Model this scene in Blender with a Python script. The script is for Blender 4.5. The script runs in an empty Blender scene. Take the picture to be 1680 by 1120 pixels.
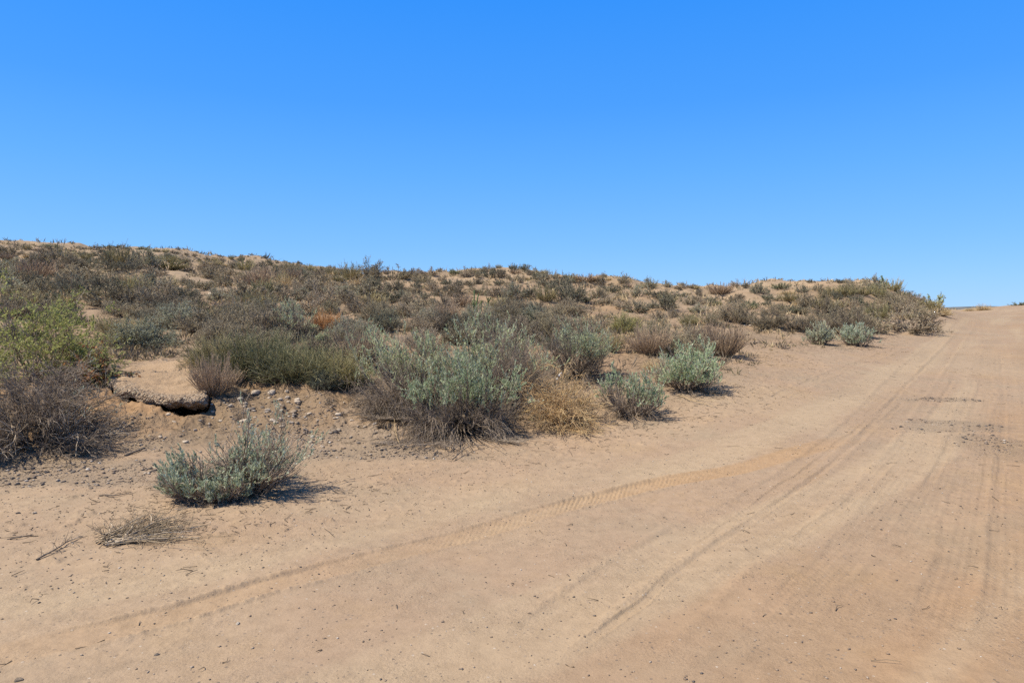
import bpy, math, random
import numpy as np

scene = bpy.context.scene
COL = scene.collection
PI = math.pi
R = math.radians

# ------------------------------------------------------------------ camera
CAM_H = 1.6
FPX = 1120.0
PITCH = math.atan(40.0 / FPX)
CP, SP = math.cos(PITCH), math.sin(PITCH)
cam_d = bpy.data.cameras.new('camera')
cam_d.sensor_width = 36.0
cam_d.lens = 24.0
cam_d.clip_end = 20000
cam_d.clip_start = 0.05
cam = bpy.data.objects.new('camera', cam_d)
COL.objects.link(cam)
cam.location = (0, 0, CAM_H)
cam.rotation_euler = (PI / 2 - PITCH, 0, 0)
scene.camera = cam


def pix_dir(px, py):
    """direction through a point of the photograph, scaled to advance 1 m along +Y"""
    a = (np.asarray(px, float) - 840) / FPX
    b = (560 - np.asarray(py, float)) / FPX
    y = CP + b * SP
    z = -SP + b * CP
    return a / y, z / y


def project(x, y, z):
    z = z - CAM_H
    f = y * CP - z * SP
    u = y * SP + z * CP
    return 840 + FPX * x / f, 560 - FPX * u / f


# ------------------------------------------------------------------ noise
def _hash(ix, iy, seed):
    h = (ix.astype(np.int64) * 374761393 + iy.astype(np.int64) * 668265263 + seed * 1442695041) & 0xFFFFFFFF
    h = ((h ^ (h >> 13)) * 1274126177) & 0xFFFFFFFF
    h = ((h ^ (h >> 16)) * 2246822519) & 0xFFFFFFFF
    return ((h ^ (h >> 15)) & 0xFFFFFF) / float(0xFFFFFF)


def vnoise(x, y, seed=0):
    x = np.asarray(x, float); y = np.asarray(y, float)
    ix = np.floor(x); iy = np.floor(y)
    fx = x - ix; fy = y - iy
    fx = fx * fx * fx * (fx * (fx * 6 - 15) + 10)
    fy = fy * fy * fy * (fy * (fy * 6 - 15) + 10)
    ix = ix.astype(np.int64); iy = iy.astype(np.int64)
    a = _hash(ix, iy, seed); b = _hash(ix + 1, iy, seed)
    c = _hash(ix, iy + 1, seed); d = _hash(ix + 1, iy + 1, seed)
    return (a + (b - a) * fx) * (1 - fy) + (c + (d - c) * fx) * fy - 0.5


def fbm(x, y, octv=4, seed=0, gain=0.5):
    s = 0; a = 1.0; f = 1.0
    for i in range(octv):
        s = s + a * vnoise(np.asarray(x) * f + i * 17.3, np.asarray(y) * f - i * 9.1, seed + i)
        a *= gain; f *= 2.03
    return s


def sstep(a, b, x):
    t = np.clip((x - a) / (b - a), 0, 1)
    return t * t * (3 - 2 * t)


# ------------------------------------------------------------------ terrain: control points (photo x, photo y, distance)
CTRL = [
    # sandy foreground
    (0, 1120, 2.95), (420, 1120, 2.97), (840, 1120, 2.98), (1260, 1120, 2.97), (1680, 1120, 2.95),
    (0, 900, 4.65), (420, 900, 4.65), (840, 900, 4.68), (1260, 900, 4.6), (1680, 900, 4.55),
    (60, 815, 5.9), (300, 810, 6.0), (560, 800, 6.2), (900, 790, 6.35), (1260, 790, 6.2), (1680, 790, 6.1),
    (0, 770, 6.8), (180, 765, 6.9), (420, 760, 6.9), (700, 745, 7.4), (980, 720, 7.9), (1260, 720, 7.6), (1680, 710, 7.9),
    # bank on the left
    (40, 735, 7.5), (150, 735, 7.6), (60, 640, 9.3), (160, 640, 9.1),
    (215, 695, 8.2), (300, 685, 8.45), (380, 690, 8.5), (250, 640, 9.3), (320, 620, 9.8), (230, 600, 10.8), (300, 588, 11.2),
    (430, 640, 9.5), (520, 645, 9.4), (560, 690, 8.6), (480, 720, 8.0),
    (640, 690, 8.7), (760, 700, 8.5), (880, 690, 8.8), (620, 640, 9.9), (760, 640, 10.1),
    (1000, 680, 9.0), (940, 620, 10.9), (1080, 680, 9.0), (1150, 640, 10.3), (1300, 650, 10.2), (1450, 650, 10.4), (1600, 650, 10.6),
    # slope, left
    (0, 600, 10.3), (100, 600, 10.6), (0, 560, 14), (120, 560, 14), (0, 520, 19.5), (150, 520, 19.5),
    (0, 480, 26.5), (150, 480, 27), (0, 440, 36), (150, 440, 38),
    (0, 399, 46), (90, 404, 51), (200, 406, 60), (300, 414, 78), (400, 426, 100), (500, 438, 118), (575, 445, 130),
    (250, 425, 54), (350, 436, 66), (450, 446, 80), (540, 454, 90),
    (300, 560, 14.5), (300, 520, 21), (300, 480, 30), (300, 440, 44),
    (450, 600, 11.2), (450, 560, 14.5), (450, 520, 21), (450, 480, 32), (480, 455, 55),
    (600, 600, 11.3), (600, 560, 14.5), (600, 520, 20.5), (600, 480, 31), (610, 460, 42),
    # middle hump
    (800, 600, 11.4), (800, 560, 14.5), (800, 520, 20.5), (800, 500, 26), (800, 480, 33), (800, 460, 41), (800, 444, 49),
    (690, 447, 50), (880, 449, 48), (960, 459, 46), (700, 480, 33),
    (1000, 600, 11.8), (1000, 560, 15.0), (1000, 520, 22), (1000, 490, 31), (1050, 466, 44), (1120, 473, 42),
    (1200, 600, 12.6), (1200, 560, 16.8), (1200, 530, 22.5), (1200, 500, 30), (1180, 474, 40), (1250, 466, 39.5),
    # right hill
    (1350, 600, 13), (1350, 560, 18), (1350, 530, 24), (1350, 500, 31), (1350, 460, 40), (1430, 465, 39.5),
    (1450, 600, 13.5), (1450, 560, 19), (1450, 530, 25.5), (1450, 505, 31), (1490, 485, 37), (1530, 500, 39), (1520, 530, 28),
    # road
    (1600, 600, 14), (1600, 560, 20), (1600, 530, 31), (1600, 516, 44), (1600, 508, 60), (1560, 512, 50),
    (1680, 600, 14), (1680, 560, 20), (1680, 530, 31), (1680, 507, 52), (1680, 499, 63),
]
cx, cy, cz = [], [], []
for px, py, d in CTRL:
    dx, dz = pix_dir(px, py)
    cx.append(dx * d); cy.append(d); cz.append(CAM_H + dz * d)
# what the photograph cannot see: ground behind the ridges and round the camera (x, y, z)
for x, y, z in [
    (-50, 75, 5.0), (-50, 110, 2.5), (-20, 160, 5.0), (-60, 140, 3.5), (-5, 80, 2.6), (0, 75, 2.6), (-12, 85, 3.4), (14, 70, 1.8), (8, 120, 0.5),
    (22, 64, 0.8), (30, 62, 0.6), (30, 90, 0.2), (46, 95, 1.0), (60, 110, 0.6), (60, 90, 2.0), (40, 150, -1), (100, 150, -1),
    (0, 250, -2), (-120, 250, 0), (120, 250, -3), (250, 250, -3), (0, 700, -4), (-400, 500, -4), (400, 500, -5),
    (-70, 40, 6.5), (-110, 60, 5), (-40, 10, 2.0), (-14, 4, 0.6), (-5, 0, 0), (0, -5, 0), (5, 0, 0), (12, 3, 0.1), (30, 20, 0.9),
    (70, 60, 2.6), (40, 5, .4), (0, -40, 0), (-40, -40, 0), (40, -40, 0), (0, -300, 0), (-300, -200, 0), (300, -200, 0), (-300, 40, 2), (300, 60, -1),
]:
    cx.append(x); cy.append(y); cz.append(z)
cx, cy, cz = map(np.array, (cx, cy, cz))


def warp(x, y):
    r = np.hypot(x, y) + 1e-9
    w = np.log1p(r / 3.0)
    return x / r * w, y / r * w, r


_wx, _wy, _wr = warp(cx, cy)
_q = cz / (_wr + 5.0)
_n = len(cx)
_d2 = (_wx[:, None] - _wx) ** 2 + (_wy[:, None] - _wy) ** 2
_K = 0.5 * _d2 * np.log(_d2 + 1e-12) + np.eye(_n) * 2e-4
_P = np.stack([np.ones(_n), _wx, _wy], 1)
_A = np.block([[_K, _P], [_P.T, np.zeros((3, 3))]])
_sol = np.linalg.solve(_A, np.concatenate([_q, np.zeros(3)]))


def tps(x, y):
    shp = np.shape(x)
    x = np.ravel(np.asarray(x, float)); y = np.ravel(np.asarray(y, float))
    out = np.empty_like(x)
    for i in range(0, len(x), 40000):
        wx, wy, r = warp(x[i:i + 40000], y[i:i + 40000])
        d2 = (wx[:, None] - _wx) ** 2 + (wy[:, None] - _wy) ** 2
        q = (0.5 * d2 * np.log(d2 + 1e-12)) @ _sol[:_n] + _sol[_n] + _sol[_n + 1] * wx + _sol[_n + 2] * wy
        out[i:i + 40000] = q * (r + 5.0)
    return out.reshape(shp)


def catmull(pts, n=12):
    pts = np.array(pts, float)
    p = np.vstack([2 * pts[0] - pts[1], pts, 2 * pts[-1] - pts[-2]])
    out = []
    for i in range(1, len(p) - 2):
        t = np.linspace(0, 1, n, endpoint=False)[:, None]
        a, b, c, d = p[i - 1], p[i], p[i + 1], p[i + 2]
        out.append(0.5 * (2 * b + (c - a) * t + (2 * a - 5 * b + 4 * c - d) * t ** 2 + (3 * b - a - 3 * c + d) * t ** 3))
    out.append(pts[-1:])
    return np.vstack(out)


def ray_ground(px, py, hfun, dmin=2.0, dmax=170.0):
    """where the line of sight through a photo point meets the ground"""
    px = np.atleast_1d(np.asarray(px, float)); py = np.atleast_1d(np.asarray(py, float))
    dx, dz = pix_dir(px, py)
    ds = np.geomspace(dmin, dmax, 260)
    X = dx[:, None] * ds; Y = np.broadcast_to(ds, X.shape); Z = CAM_H + dz[:, None] * ds
    g = Z - hfun(X, Y)
    below = g < 0
    hit = below.any(1)
    k = np.where(hit, below.argmax(1), np.argmin(g, 1))
    k = np.clip(k, 1, len(ds) - 1)
    i = np.arange(len(px))
    g0, g1 = g[i, k - 1], g[i, k]
    t = np.where(hit, np.clip(g0 / (g0 - g1 + 1e-9), 0, 1), 1.0)
    d = ds[k - 1] * (1 - t) + ds[k] * t
    x = dx * d
    return x, d, hit


def poly_coords(x, y, line):
    """nearest distance, signed side (+ on the right), and arc length along a polyline"""
    seg = np.diff(line, axis=0)
    L = np.hypot(seg[:, 0], seg[:, 1]); cum = np.concatenate([[0], np.cumsum(L)])
    best = np.full(x.shape, 1e18); vs = np.zeros(x.shape); us = np.zeros(x.shape)
    for i in range(len(seg)):
        ex, ey = seg[i] / L[i]
        rx = x - line[i, 0]; ry = y - line[i, 1]
        t = rx * ex + ry * ey
        tc = t
        if i > 0: tc = np.maximum(tc, 0)
        if i < len(seg) - 1: tc = np.minimum(tc, L[i])
        d2 = (rx - ex * tc) ** 2 + (ry - ey * tc) ** 2
        m = d2 < best
        best = np.where(m, d2, best)
        side = np.sign(rx * ey - ry * ex)
        vs = np.where(m, side * np.sqrt(d2), vs)
        us = np.where(m, cum[i] + tc, us)
    return vs, us


def px_line(pts, n=10):
    a = np.array(pts, float)
    x, y, _ = ray_ground(a[:, 0], a[:, 1], tps)
    return catmull(np.stack([x, y], 1), n)


ROAD_EDGE = px_line([(-250, 1010), (0, 985), (330, 925), (600, 865), (900, 785), (1150, 712), (1300, 655), (1420, 597), (1500, 552), (1545, 524), (1563, 514)], 8)
_e = ROAD_EDGE[-1] - ROAD_EDGE[-6]; _e /= np.hypot(*_e)
ROAD_EDGE = np.vstack([ROAD_EDGE, ROAD_EDGE[-1] + _e * 15, ROAD_EDGE[-1] + _e * 60])
ROAD_W = 8.5


def road_v(x, y):
    return poly_coords(x, y, ROAD_EDGE)


# tyre tracks: photo points, half width, depth, tread strength
TRACKS = [
    ([(-60, 1095), (0, 1076), (150, 1040), (300, 1001), (450, 958), (600, 921), (700, 895), (800, 867), (900, 838), (1000, 812), (1100, 789), (1220, 768), (1330, 735)], .115, .023, 1.45),
    ([(960, 1120), (1080, 1005), (1240, 880), (1380, 775), (1450, 700), (1500, 640), (1560, 570), (1592, 525)], .17, .014, .25),
    ([(820, 1120), (960, 985), (1120, 880), (1280, 800), (1390, 715), (1460, 640), (1530, 570), (1580, 524)], .16, .010, .15),
    ([(1500, 1120), (1545, 1000), (1572, 900), (1590, 800), (1604, 700), (1618, 620), (1622, 560), (1612, 524)], .12, .007, .5),
    ([(1330, 1120), (1440, 960), (1520, 860), (1560, 760), (1590, 660), (1606, 580), (1606, 526)], .12, .003, .3),
    ([(1660, 1120), (1664, 960), (1660, 820), (1654, 700), (1648, 610), (1634, 550), (1620, 520)], .13, .006, .5),
    ([(1180, 1120), (1330, 960), (1440, 840), (1520, 720), (1572, 620), (1596, 560), (1600, 528)], .12, .005, .4),
    ([(1090, 930), (1180, 868), (1290, 792), (1380, 725), (1470, 650), (1535, 585)], .032, .012, 0),
    ([(1118, 935), (1212, 868), (1312, 800), (1402, 730), (1490, 650)], .030, .010, 0),
    ([(1230, 925), (1370, 840), (1450, 770), (1520, 690), (1570, 610)], .032, .009, 0),
    ([(900, 1108), (960, 1052), (1020, 1006), (1090, 955), (1150, 905)], .028, .015, 0),
    ([(1606, 880), (1620, 760), (1632, 660), (1634, 580)], .030, .010, 0),
    ([(1632, 880), (1642, 760), (1647, 660), (1641, 580)], .030, .009, 0),
    ([(1450, 900), (1530, 780), (1580, 680), (1606, 600)], .035, .007, 0),
    ([(1200, 690), (1300, 640), (1380, 606), (1440, 585), (1500, 556)], .10, .010, .1),
]
TRACKS = [(px_line(p, 10), w, dp, tr) for p, w, dp, tr in TRACKS]

HOLE = ray_ground([633], [706], tps)
HOLE = (HOLE[0][0], HOLE[1][0])


outline = [(172, 626, 9.35), (200, 612, 9.9), (262, 600, 10.5), (318, 606, 10.3), (336, 630, 9.6), (343, 652, 8.95), (330, 663, 8.66), (300, 664, 8.58), (262, 655, 8.68), (222, 645, 8.85), (188, 638, 9.05)]
op = []
for px, py, d in outline:
    dx, dz = pix_dir(px, py); op.append((dx * d, d, CAM_H + dz * d))
op = np.array(op); oc = op.mean(0)
loop = catmull(np.vstack([op, op[:1]]), 16)[:-1] - oc
nl = len(loop)
A_, *_ = np.linalg.lstsq(np.c_[loop[:, :2], np.ones(nl)], loop[:, 2], rcond=None)
pl = lambda x, y: A_[0] * x + A_[1] * y + A_[2]
SLAB_UP = .05
_la = np.arctan2(loop[:, 1], loop[:, 0]); _lo = np.argsort(_la); _la = _la[_lo]; _lr = np.hypot(loop[:, 0], loop[:, 1])[_lo]


def slab_t(x, y):
    dx_, dy_ = x - oc[0], y - oc[1]
    return np.hypot(dx_, dy_) / np.interp(np.arctan2(dy_, dx_), _la, _lr, period=2 * PI), dx_, dy_


def ground_mask(x, y):
    v, u = road_v(x, y)
    on_road = sstep(-0.6, 0.5, v) * (1 - sstep(ROAD_W - .5, ROAD_W + .6, v))
    r = np.hypot(x, y)
    wild = (1 - sstep(-3.4, -0.4, v)) * sstep(5.5, 9.5, y) + sstep(ROAD_W, ROAD_W + 3, v)
    return v, u, on_road, wild


def height(x, y, fine=0):
    """fine 0: broad form; 1: hummocks (what plants stand on); 2: everything"""
    x = np.asarray(x, float); y = np.asarray(y, float)
    z = tps(x, y)
    if fine == 0: return z
    v, u, on_road, wild = ground_mask(x, y)
    r = np.hypot(x, y)
    far = sstep(10, 40, r)
    wildf = np.clip(wild, 0, 1)
    z = z + wildf * (fbm(x / 3.1, y / 3.1, 3, 11) * (0.10 + 0.42 * far) + np.abs(fbm(x / 1.3, y / 1.3, 3, 5)) * (.10 + .10 * far))
    # eroded step and rills on the left bank
    bank = sstep(0.10, 0.35, z) * (1 - sstep(.55, .9, z)) * (x < 0) * sstep(6.5, 7.2, y) * (1 - sstep(10, 11, y))
    z = z + bank * (fbm(x * 2.2 + y * .6, y * 1.1, 5, 31, .58) * 0.13)
    # hollow under the rock slab, deepest below its front edge
    st, sx, sy = slab_t(x, y)
    front_ = sstep(.25, -.35, sy)
    dig = (1 - sstep(.78 + .16 * front_, .94 + .08 * front_, st))
    z = z * (1 - dig) + np.minimum(z, pl(sx, sy) + SLAB_UP - .185) * dig
    if fine == 1: return z
    off = 1 - on_road
    # rough lumps on the unpaved verge, fading far away where they cannot be seen
    near = 1 - sstep(25, 60, r)
    z = z + near * off * (fbm(x * 2.6, y * 2.6, 5, 41, .55) * 0.013 + np.maximum(fbm(x * 7, y * 7, 4, 45, .6) - .18, 0) ** 2 * 0.06)
    z = z + near * (fbm(x * 17, y * 17, 3, 51) * 0.0052 * sstep(-.25, .3, fbm(x * 1.1, y * 1.1, 3, 53)) + fbm(x * .9, y * .9, 2, 57) * 0.02)
    # long drawn-out scrape marks along the road
    z = z + near * on_road * (fbm(u * .3, v * 3.4, 3, 61) * 0.0016 + fbm(u * 1.6, v * 16, 2, 67) * 0.0005)
    for i, (ln, hw, dp, tr) in enumerate(TRACKS):
        lo, hi = ln.min(0) - 1, ln.max(0) + 1
        m = (x > lo[0]) & (x < hi[0]) & (y > lo[1]) & (y < hi[1])
        if not m.any(): continue
        tv, tu = poly_coords(x[m], y[m], ln)
        total = np.hypot(*np.diff(ln, axis=0).T).sum()
        fade = sstep(0, 1.2, tu) * (1 - sstep(total - 1.5, total, tu))
        patch = sstep(-.22, .12, fbm(tu * .8, tu * 0 + i * 7.7, 2, 71)) * .5 + .5
        a = np.abs(tv + fbm(tu * 3, tu * 0 + 3.3 * i, 2, 73) * .03)
        ins = 1 - sstep(hw * .85, hw * 1.08, a)
        berm = np.exp(-((a - hw * 1.22) / (hw * .2)) ** 2)
        lug = np.sign(np.sin(2 * PI * (tu / .052 + np.abs(tv) * 9))) * .5 * (a > hw * .45) + np.sin(2 * PI * (tu / .034)) * .5 * (a <= hw * .45)
        rib = np.cos(2 * PI * (tv + .006 * np.sign(np.sin(2 * PI * tu / .055))) / (hw * .42)) * (.6 + .8 * vnoise(tu * 9, tv * 9, 5))
        lug = lug * (.5 + 1.1 * vnoise(tu * 7, tv * 7, 6))
        tread = (lug * .0035 + rib * .0085) * tr * (sstep(1.2, 3.4, tu) if i == 0 else 1.0)
        z[m] += fade * patch * (ins * (-dp * .6 + tread * .8) + berm * dp * .62 * (1 + .9 * fbm(tu * 38, tv * 38, 2, 77)))
    # burrow under the big sagebrush
    hd = np.hypot((x - HOLE[0]) / .10, (y - HOLE[1]) / .14)
    z = z - .20 * (1 - sstep(.45, 1.0, hd)) + .03 * np.exp(-((hd - 1.5) / .5) ** 2)
    return z


# ------------------------------------------------------------------ scene helpers
def tag(o, label=None, cat=None, group=None, kind=None):
    if label: o['label'] = label
    if cat: o['category'] = cat
    if group: o['group'] = group
    if kind: o['kind'] = kind
    return o


def new_mesh(name, verts, faces_list, mats, attrs=None, smooth=False, mat_idx=None):
    """faces_list: list of int arrays (n, k); attrs: {name: per-vertex float or rgb array}"""
    me = bpy.data.meshes.new(name)
    verts = np.ascontiguousarray(verts, dtype=np.float32)
    loops = np.concatenate([f.ravel() for f in faces_list]).astype(np.int32)
    tot = np.concatenate([np.full(len(f), f.shape[1], np.int32) for f in faces_list])
    start = np.concatenate([[0], np.cumsum(tot)[:-1]]).astype(np.int32)
    me.vertices.add(len(verts)); me.vertices.foreach_set('co', verts.ravel())
    me.loops.add(len(loops)); me.loops.foreach_set('vertex_index', loops)
    me.polygons.add(len(tot))
    me.polygons.foreach_set('loop_start', start)
    me.polygons.foreach_set('loop_total', tot)
    if smooth: me.polygons.foreach_set('use_smooth', np.ones(len(tot), bool))
    for m in mats: me.materials.append(m)
    if mat_idx is not None: me.polygons.foreach_set('material_index', np.asarray(mat_idx, np.int32))
    for k, a in (attrs or {}).items():
        a = np.asarray(a, np.float32)
        if a.ndim == 1:
            at = me.attributes.new(k, 'FLOAT', 'POINT'); at.data.foreach_set('value', a)
        else:
            at = me.attributes.new(k, 'FLOAT_COLOR', 'POINT')
            at.data.foreach_set('color', np.hstack([a, np.ones((len(a), 4 - a.shape[1]))]).astype(np.float32).ravel())
    me.update(calc_edges=True)
    return me


def link(name, me, parent=None):
    o = bpy.data.objects.new(name, me)
    COL.objects.link(o)
    if parent: o.parent = parent
    return o


def empty(name, loc, rz=0.0, s=1.0):
    o = bpy.data.objects.new(name, None)
    COL.objects.link(o)
    o.empty_display_size = .2
    o.location = loc; o.rotation_euler = (0, 0, rz)
    o.scale = (s, s, s) if np.isscalar(s) else s
    return o


# ------------------------------------------------------------------ materials
class NT:
    def __init__(self, name):
        self.m = bpy.data.materials.new(name); self.m.use_nodes = True
        self.t = self.m.node_tree; self.t.nodes.clear()
        self.out = self.n('ShaderNodeOutputMaterial')

    def n(self, kind, **kw):
        nd = self.t.nodes.new(kind)
        for k, v in kw.items(): setattr(nd, k, v)
        return nd

    def l(self, a, b): self.t.links.new(a, b)

    def noise(self, scale, detail=4, rough=.55, vec=None, dist=0.0):
        nd = self.n('ShaderNodeTexNoise'); nd.inputs['Scale'].default_value = scale
        nd.inputs['Detail'].default_value = detail; nd.inputs['Roughness'].default_value = rough
        nd.inputs['Distortion'].default_value = dist
        if vec is not None: self.l(vec, nd.inputs['Vector'])
        return nd.outputs['Fac']

    def ramp(self, src, stops):
        nd = self.n('ShaderNodeValToRGB')
        el = nd.color_ramp.elements
        while len(el) < len(stops): el.new(0.5)
        for e, (p, c) in zip(el, stops):
            e.position = p; e.color = (*c, 1) if len(c) == 3 else c
        self.l(src, nd.inputs['Fac'])
        return nd.outputs['Color']

    def mix(self, a, b, fac, blend='MIX'):
        nd = self.n('ShaderNodeMix', data_type='RGBA', blend_type=blend)
        for s, v in ((nd.inputs[0], fac), (nd.inputs[6], a), (nd.inputs[7], b)):
            if isinstance(v, (int, float)): s.default_value = v
            elif isinstance(v, tuple): s.default_value = (*v, 1)
            else: self.l(v, s)
        return nd.outputs[2]

    def math(self, op, a, b=0.0, clamp=False):
        nd = self.n('ShaderNodeMath', operation=op, use_clamp=clamp)
        for s, v in zip(nd.inputs, (a, b)):
            if isinstance(v, (int, float)): s.default_value = v
            else: self.l(v, s)
        return nd.outputs[0]

    def attr(self, name): 
        nd = self.n('ShaderNodeAttribute', attribute_name=name)
        return nd

    def finish(self, color, rough=.95, spec=.15, normal=None, translucent=0.0):
        p = self.n('ShaderNodeBsdfPrincipled')
        p.inputs['Roughness'].default_value = rough
        p.inputs['Specular IOR Level'].default_value = spec
        if isinstance(color, tuple): p.inputs['Base Color'].default_value = (*color, 1)
        else: self.l(color, p.inputs['Base Color'])
        if normal is not None: self.l(normal, p.inputs['Normal'])
        if translucent:
            tr = self.n('ShaderNodeBsdfTranslucent')
            if isinstance(color, tuple): tr.inputs['Color'].default_value = (*color, 1)
            else: self.l(color, tr.inputs['Color'])
            ms = self.n('ShaderNodeMixShader'); ms.inputs[0].default_value = translucent
            self.l(p.outputs[0], ms.inputs[1]); self.l(tr.outputs[0], ms.inputs[2])
            self.l(ms.outputs[0], self.out.inputs['Surface'])
        else:
            self.l(p.outputs[0], self.out.inputs['Surface'])
        return self.m


SAND = (.306, .222, .151)


def sand_material(name, road):
    t = NT(name)
    geo = t.n('ShaderNodeTexCoord').outputs['Object']
    surf = t.n('ShaderNodeSeparateColor')
    t.l(t.attr('surf').outputs['Color'], surf.inputs[0])
    surf2 = t.n('ShaderNodeSeparateColor')
    t.l(t.attr('tone').outputs['Color'], surf2.inputs[0])
    red, gravel, litter = surf.outputs[0], surf.outputs[1], surf.outputs[2]
    streak, pale, track = surf2.outputs[0], surf2.outputs[1], surf2.outputs[2]
    big = t.noise(.75, 6, .68, geo)
    base = t.ramp(big, [(.28, (0.283, 0.220, 0.152)), (.52, SAND), (.75, (0.315, 0.224, 0.136))])
    base = t.mix(base, (0.299, 0.184, 0.096), t.math('MULTIPLY', red, .9))
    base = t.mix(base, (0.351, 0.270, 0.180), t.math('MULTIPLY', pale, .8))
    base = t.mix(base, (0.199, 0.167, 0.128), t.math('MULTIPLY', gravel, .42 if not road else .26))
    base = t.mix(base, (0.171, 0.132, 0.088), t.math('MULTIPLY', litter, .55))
    base = t.mix(base, (0.331, 0.218, 0.123), t.math('MULTIPLY', track, .75))
    base = t.mix(base, (0.239, 0.184, 0.127), t.math('MULTIPLY', streak, .25))
    # grain: clumps, dark specks, pale specks
    mid = t.noise(9.0, 6, .7, geo)
    base = t.mix(base, t.ramp(mid, [(.3, (.88, .87, .865)), (.6, (1.05, 1.05, 1.05))]), 1.0, 'MULTIPLY')
    rough = t.ramp(t.noise(1.3, 4, .65, geo), [(.38, (.35, .35, .35)), (.62, (1, 1, 1))])
    fine = t.noise(95.0, 3, .7, geo)
    base = t.mix(base, t.ramp(fine, [(.30, (.70, .69, .68)), (.45, (.97, .97, .97)), (.68, (1.08, 1.08, 1.08))]), t.math('MULTIPLY', rough, .95), 'MULTIPLY')
    vor = t.n('ShaderNodeTexVoronoi'); vor.inputs['Scale'].default_value = 46; t.l(geo, vor.inputs['Vector'])
    sp = t.n('ShaderNodeSeparateColor'); t.l(vor.outputs['Color'], sp.inputs[0])
    speck = t.math('MULTIPLY', t.math('GREATER_THAN', sp.outputs[0], .90), t.math('LESS_THAN', vor.outputs['Distance'], .32))
    base = t.mix(base, t.ramp(sp.outputs[1], [(0, (.10, .085, .075)), (.6, (.22, .17, .13)), (.85, (.36, .29, .22)), (1, (.46, .40, .33))]), t.math('MULTIPLY', speck, .75))
    # bump
    h = t.math('ADD', t.math('MULTIPLY', t.noise(55, 5, .65, geo), .012), t.math('MULTIPLY', t.noise(13, 5, .6, geo), .018 if not road else .010))
    h = t.math('MULTIPLY', h, rough)
    h = t.math('ADD', h, t.math('MULTIPLY', speck, .006))
    h = t.math('ADD', h, t.math('MULTIPLY', t.math('MULTIPLY', t.noise(38, 3, .6, geo), gravel), .03))
    b = t.n('ShaderNodeBump'); b.inputs['Strength'].default_value = .75; b.inputs['Distance'].default_value = 1.0
    t.l(h, b.inputs['Height'])
    return t.finish(base, .97, .08, b.outputs[0])


def plant_material(name, c_dark, c_mid, c_light, vary=.25, translucent=0.0, rough=.85, hue2=None):
    """colour by the per-leaf / per-twig 'tint', shifted a little from plant to plant"""
    t = NT(name)
    tint = t.attr('tint').outputs['Fac']
    k = 2.5 if translucent else 2.05
    c_dark, c_mid, c_light = [tuple(min(q * k, .68) for q in c_) for c_ in (c_dark, c_mid, c_light)]
    if hue2: hue2 = tuple(q * k for q in hue2)
    translucent = min(translucent * 1.8, .45)
    c = t.ramp(tint, [(0.0, c_dark), (.5, c_mid), (1.0, c_light)])
    oi = t.n('ShaderNodeObjectInfo')
    c = t.mix(c, t.ramp(oi.outputs['Random'], [(0, (1 - vary, 1 - vary, 1 - vary)), (1, (1 + vary, 1 + vary * .9, 1 + vary * .8))]), 1.0, 'MULTIPLY')
    if hue2:
        r2 = t.math('FRACT', t.math('MULTIPLY', oi.outputs['Random'], 7.31))
        c = t.mix(c, t.mix(c, hue2, .55), t.math('POWER', r2, 1.6))
    return t.finish(c, rough, .12, None, translucent)


M = {}
M['ground'] = sand_material('sandy_soil', False)
M['road'] = sand_material('road_dirt', True)
M['grey_bark'] = plant_material('grey_bark', (.046, .037, .030), (.112, .090, .070), (.26, .215, .165))
M['dead_grey'] = plant_material('dead_grey_twigs', (.048, .039, .031), (.112, .090, .069), (.235, .195, .150), .1)
M['pale_wood'] = plant_material('bleached_wood', (.12, .095, .066), (.20, .16, .115), (.30, .25, .185), .05)
M['sage_leaf_grey'] = plant_material('grey_sage_leaves', (.115, .133, .088), (.178, .205, .142), (.265, .295, .215), .1, .18)
M['tan_wood'] = plant_material('tan_twigs', (.05, .04, .03), (.125, .098, .066), (.26, .205, .135), .05)
M['sage_leaf'] = plant_material('sage_leaves', (.145, .155, .086), (.220, .245, .142), (.30, .325, .205), .12, .18)
M['sage_leaf_blue'] = plant_material('blue_sage_leaves', (.115, .145, .083), (.190, .235, .140), (.285, .33, .215), .12, .18)
M['sage_leaf_dull'] = plant_material('dull_sage_leaves', (.11, .12, .082), (.175, .185, .13), (.27, .275, .20), .15, .15)
M['grey_twig'] = plant_material('grey_brown_twigs', (.058, .046, .035), (.130, .109, .079), (.238, .199, .140), .30, 0, .85, (.17, .155, .09))
M['dark_twig'] = plant_material('dark_scrub_twigs', (.042, .040, .032), (.090, .086, .062), (.19, .175, .12), .25, 0, .85, (.09, .10, .06))
M['olive_twig'] = plant_material('olive_stems', (.065, .064, .032), (.130, .122, .062), (.25, .22, .12), .25, 0, .85, (.22, .17, .09))
M['green_twig'] = plant_material('green_stems', (.040, .045, .022), (.088, .090, .048), (.185, .165, .095), .1)
M['rust_twig'] = plant_material('rusty_twigs', (.080, .062, .047), (.155, .116, .082), (.27, .20, .13), .18)
M['straw'] = plant_material('straw_stems', (.14, .105, .060), (.24, .182, .105), (.35, .275, .165), .15)
M['gold'] = plant_material('golden_stems', (.12, .082, .046), (.25, .170, .090), (.37, .265, .150), .05)
M['orange'] = plant_material('orange_stems', (.15, .085, .038), (.25, .135, .058), (.33, .19, .09), .1)
M['lime'] = plant_material('yellow_green_leaves', (.11, .115, .038), (.18, .185, .062), (.26, .26, .10), .1, .2)
M['leaf_green'] = plant_material('green_leaves', (.066, .074, .022), (.118, .126, .043), (.19, .195, .078), .05, .28)
M['leaf_brown'] = plant_material('dead_brown_leaves', (.045, .025, .012), (.13, .065, .028), (.26, .14, .06), .1, .15)
M['shrub_green'] = plant_material('dark_green_leaves', (.045, .065, .028), (.085, .115, .05), (.16, .19, .085), .15, .1)

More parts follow.
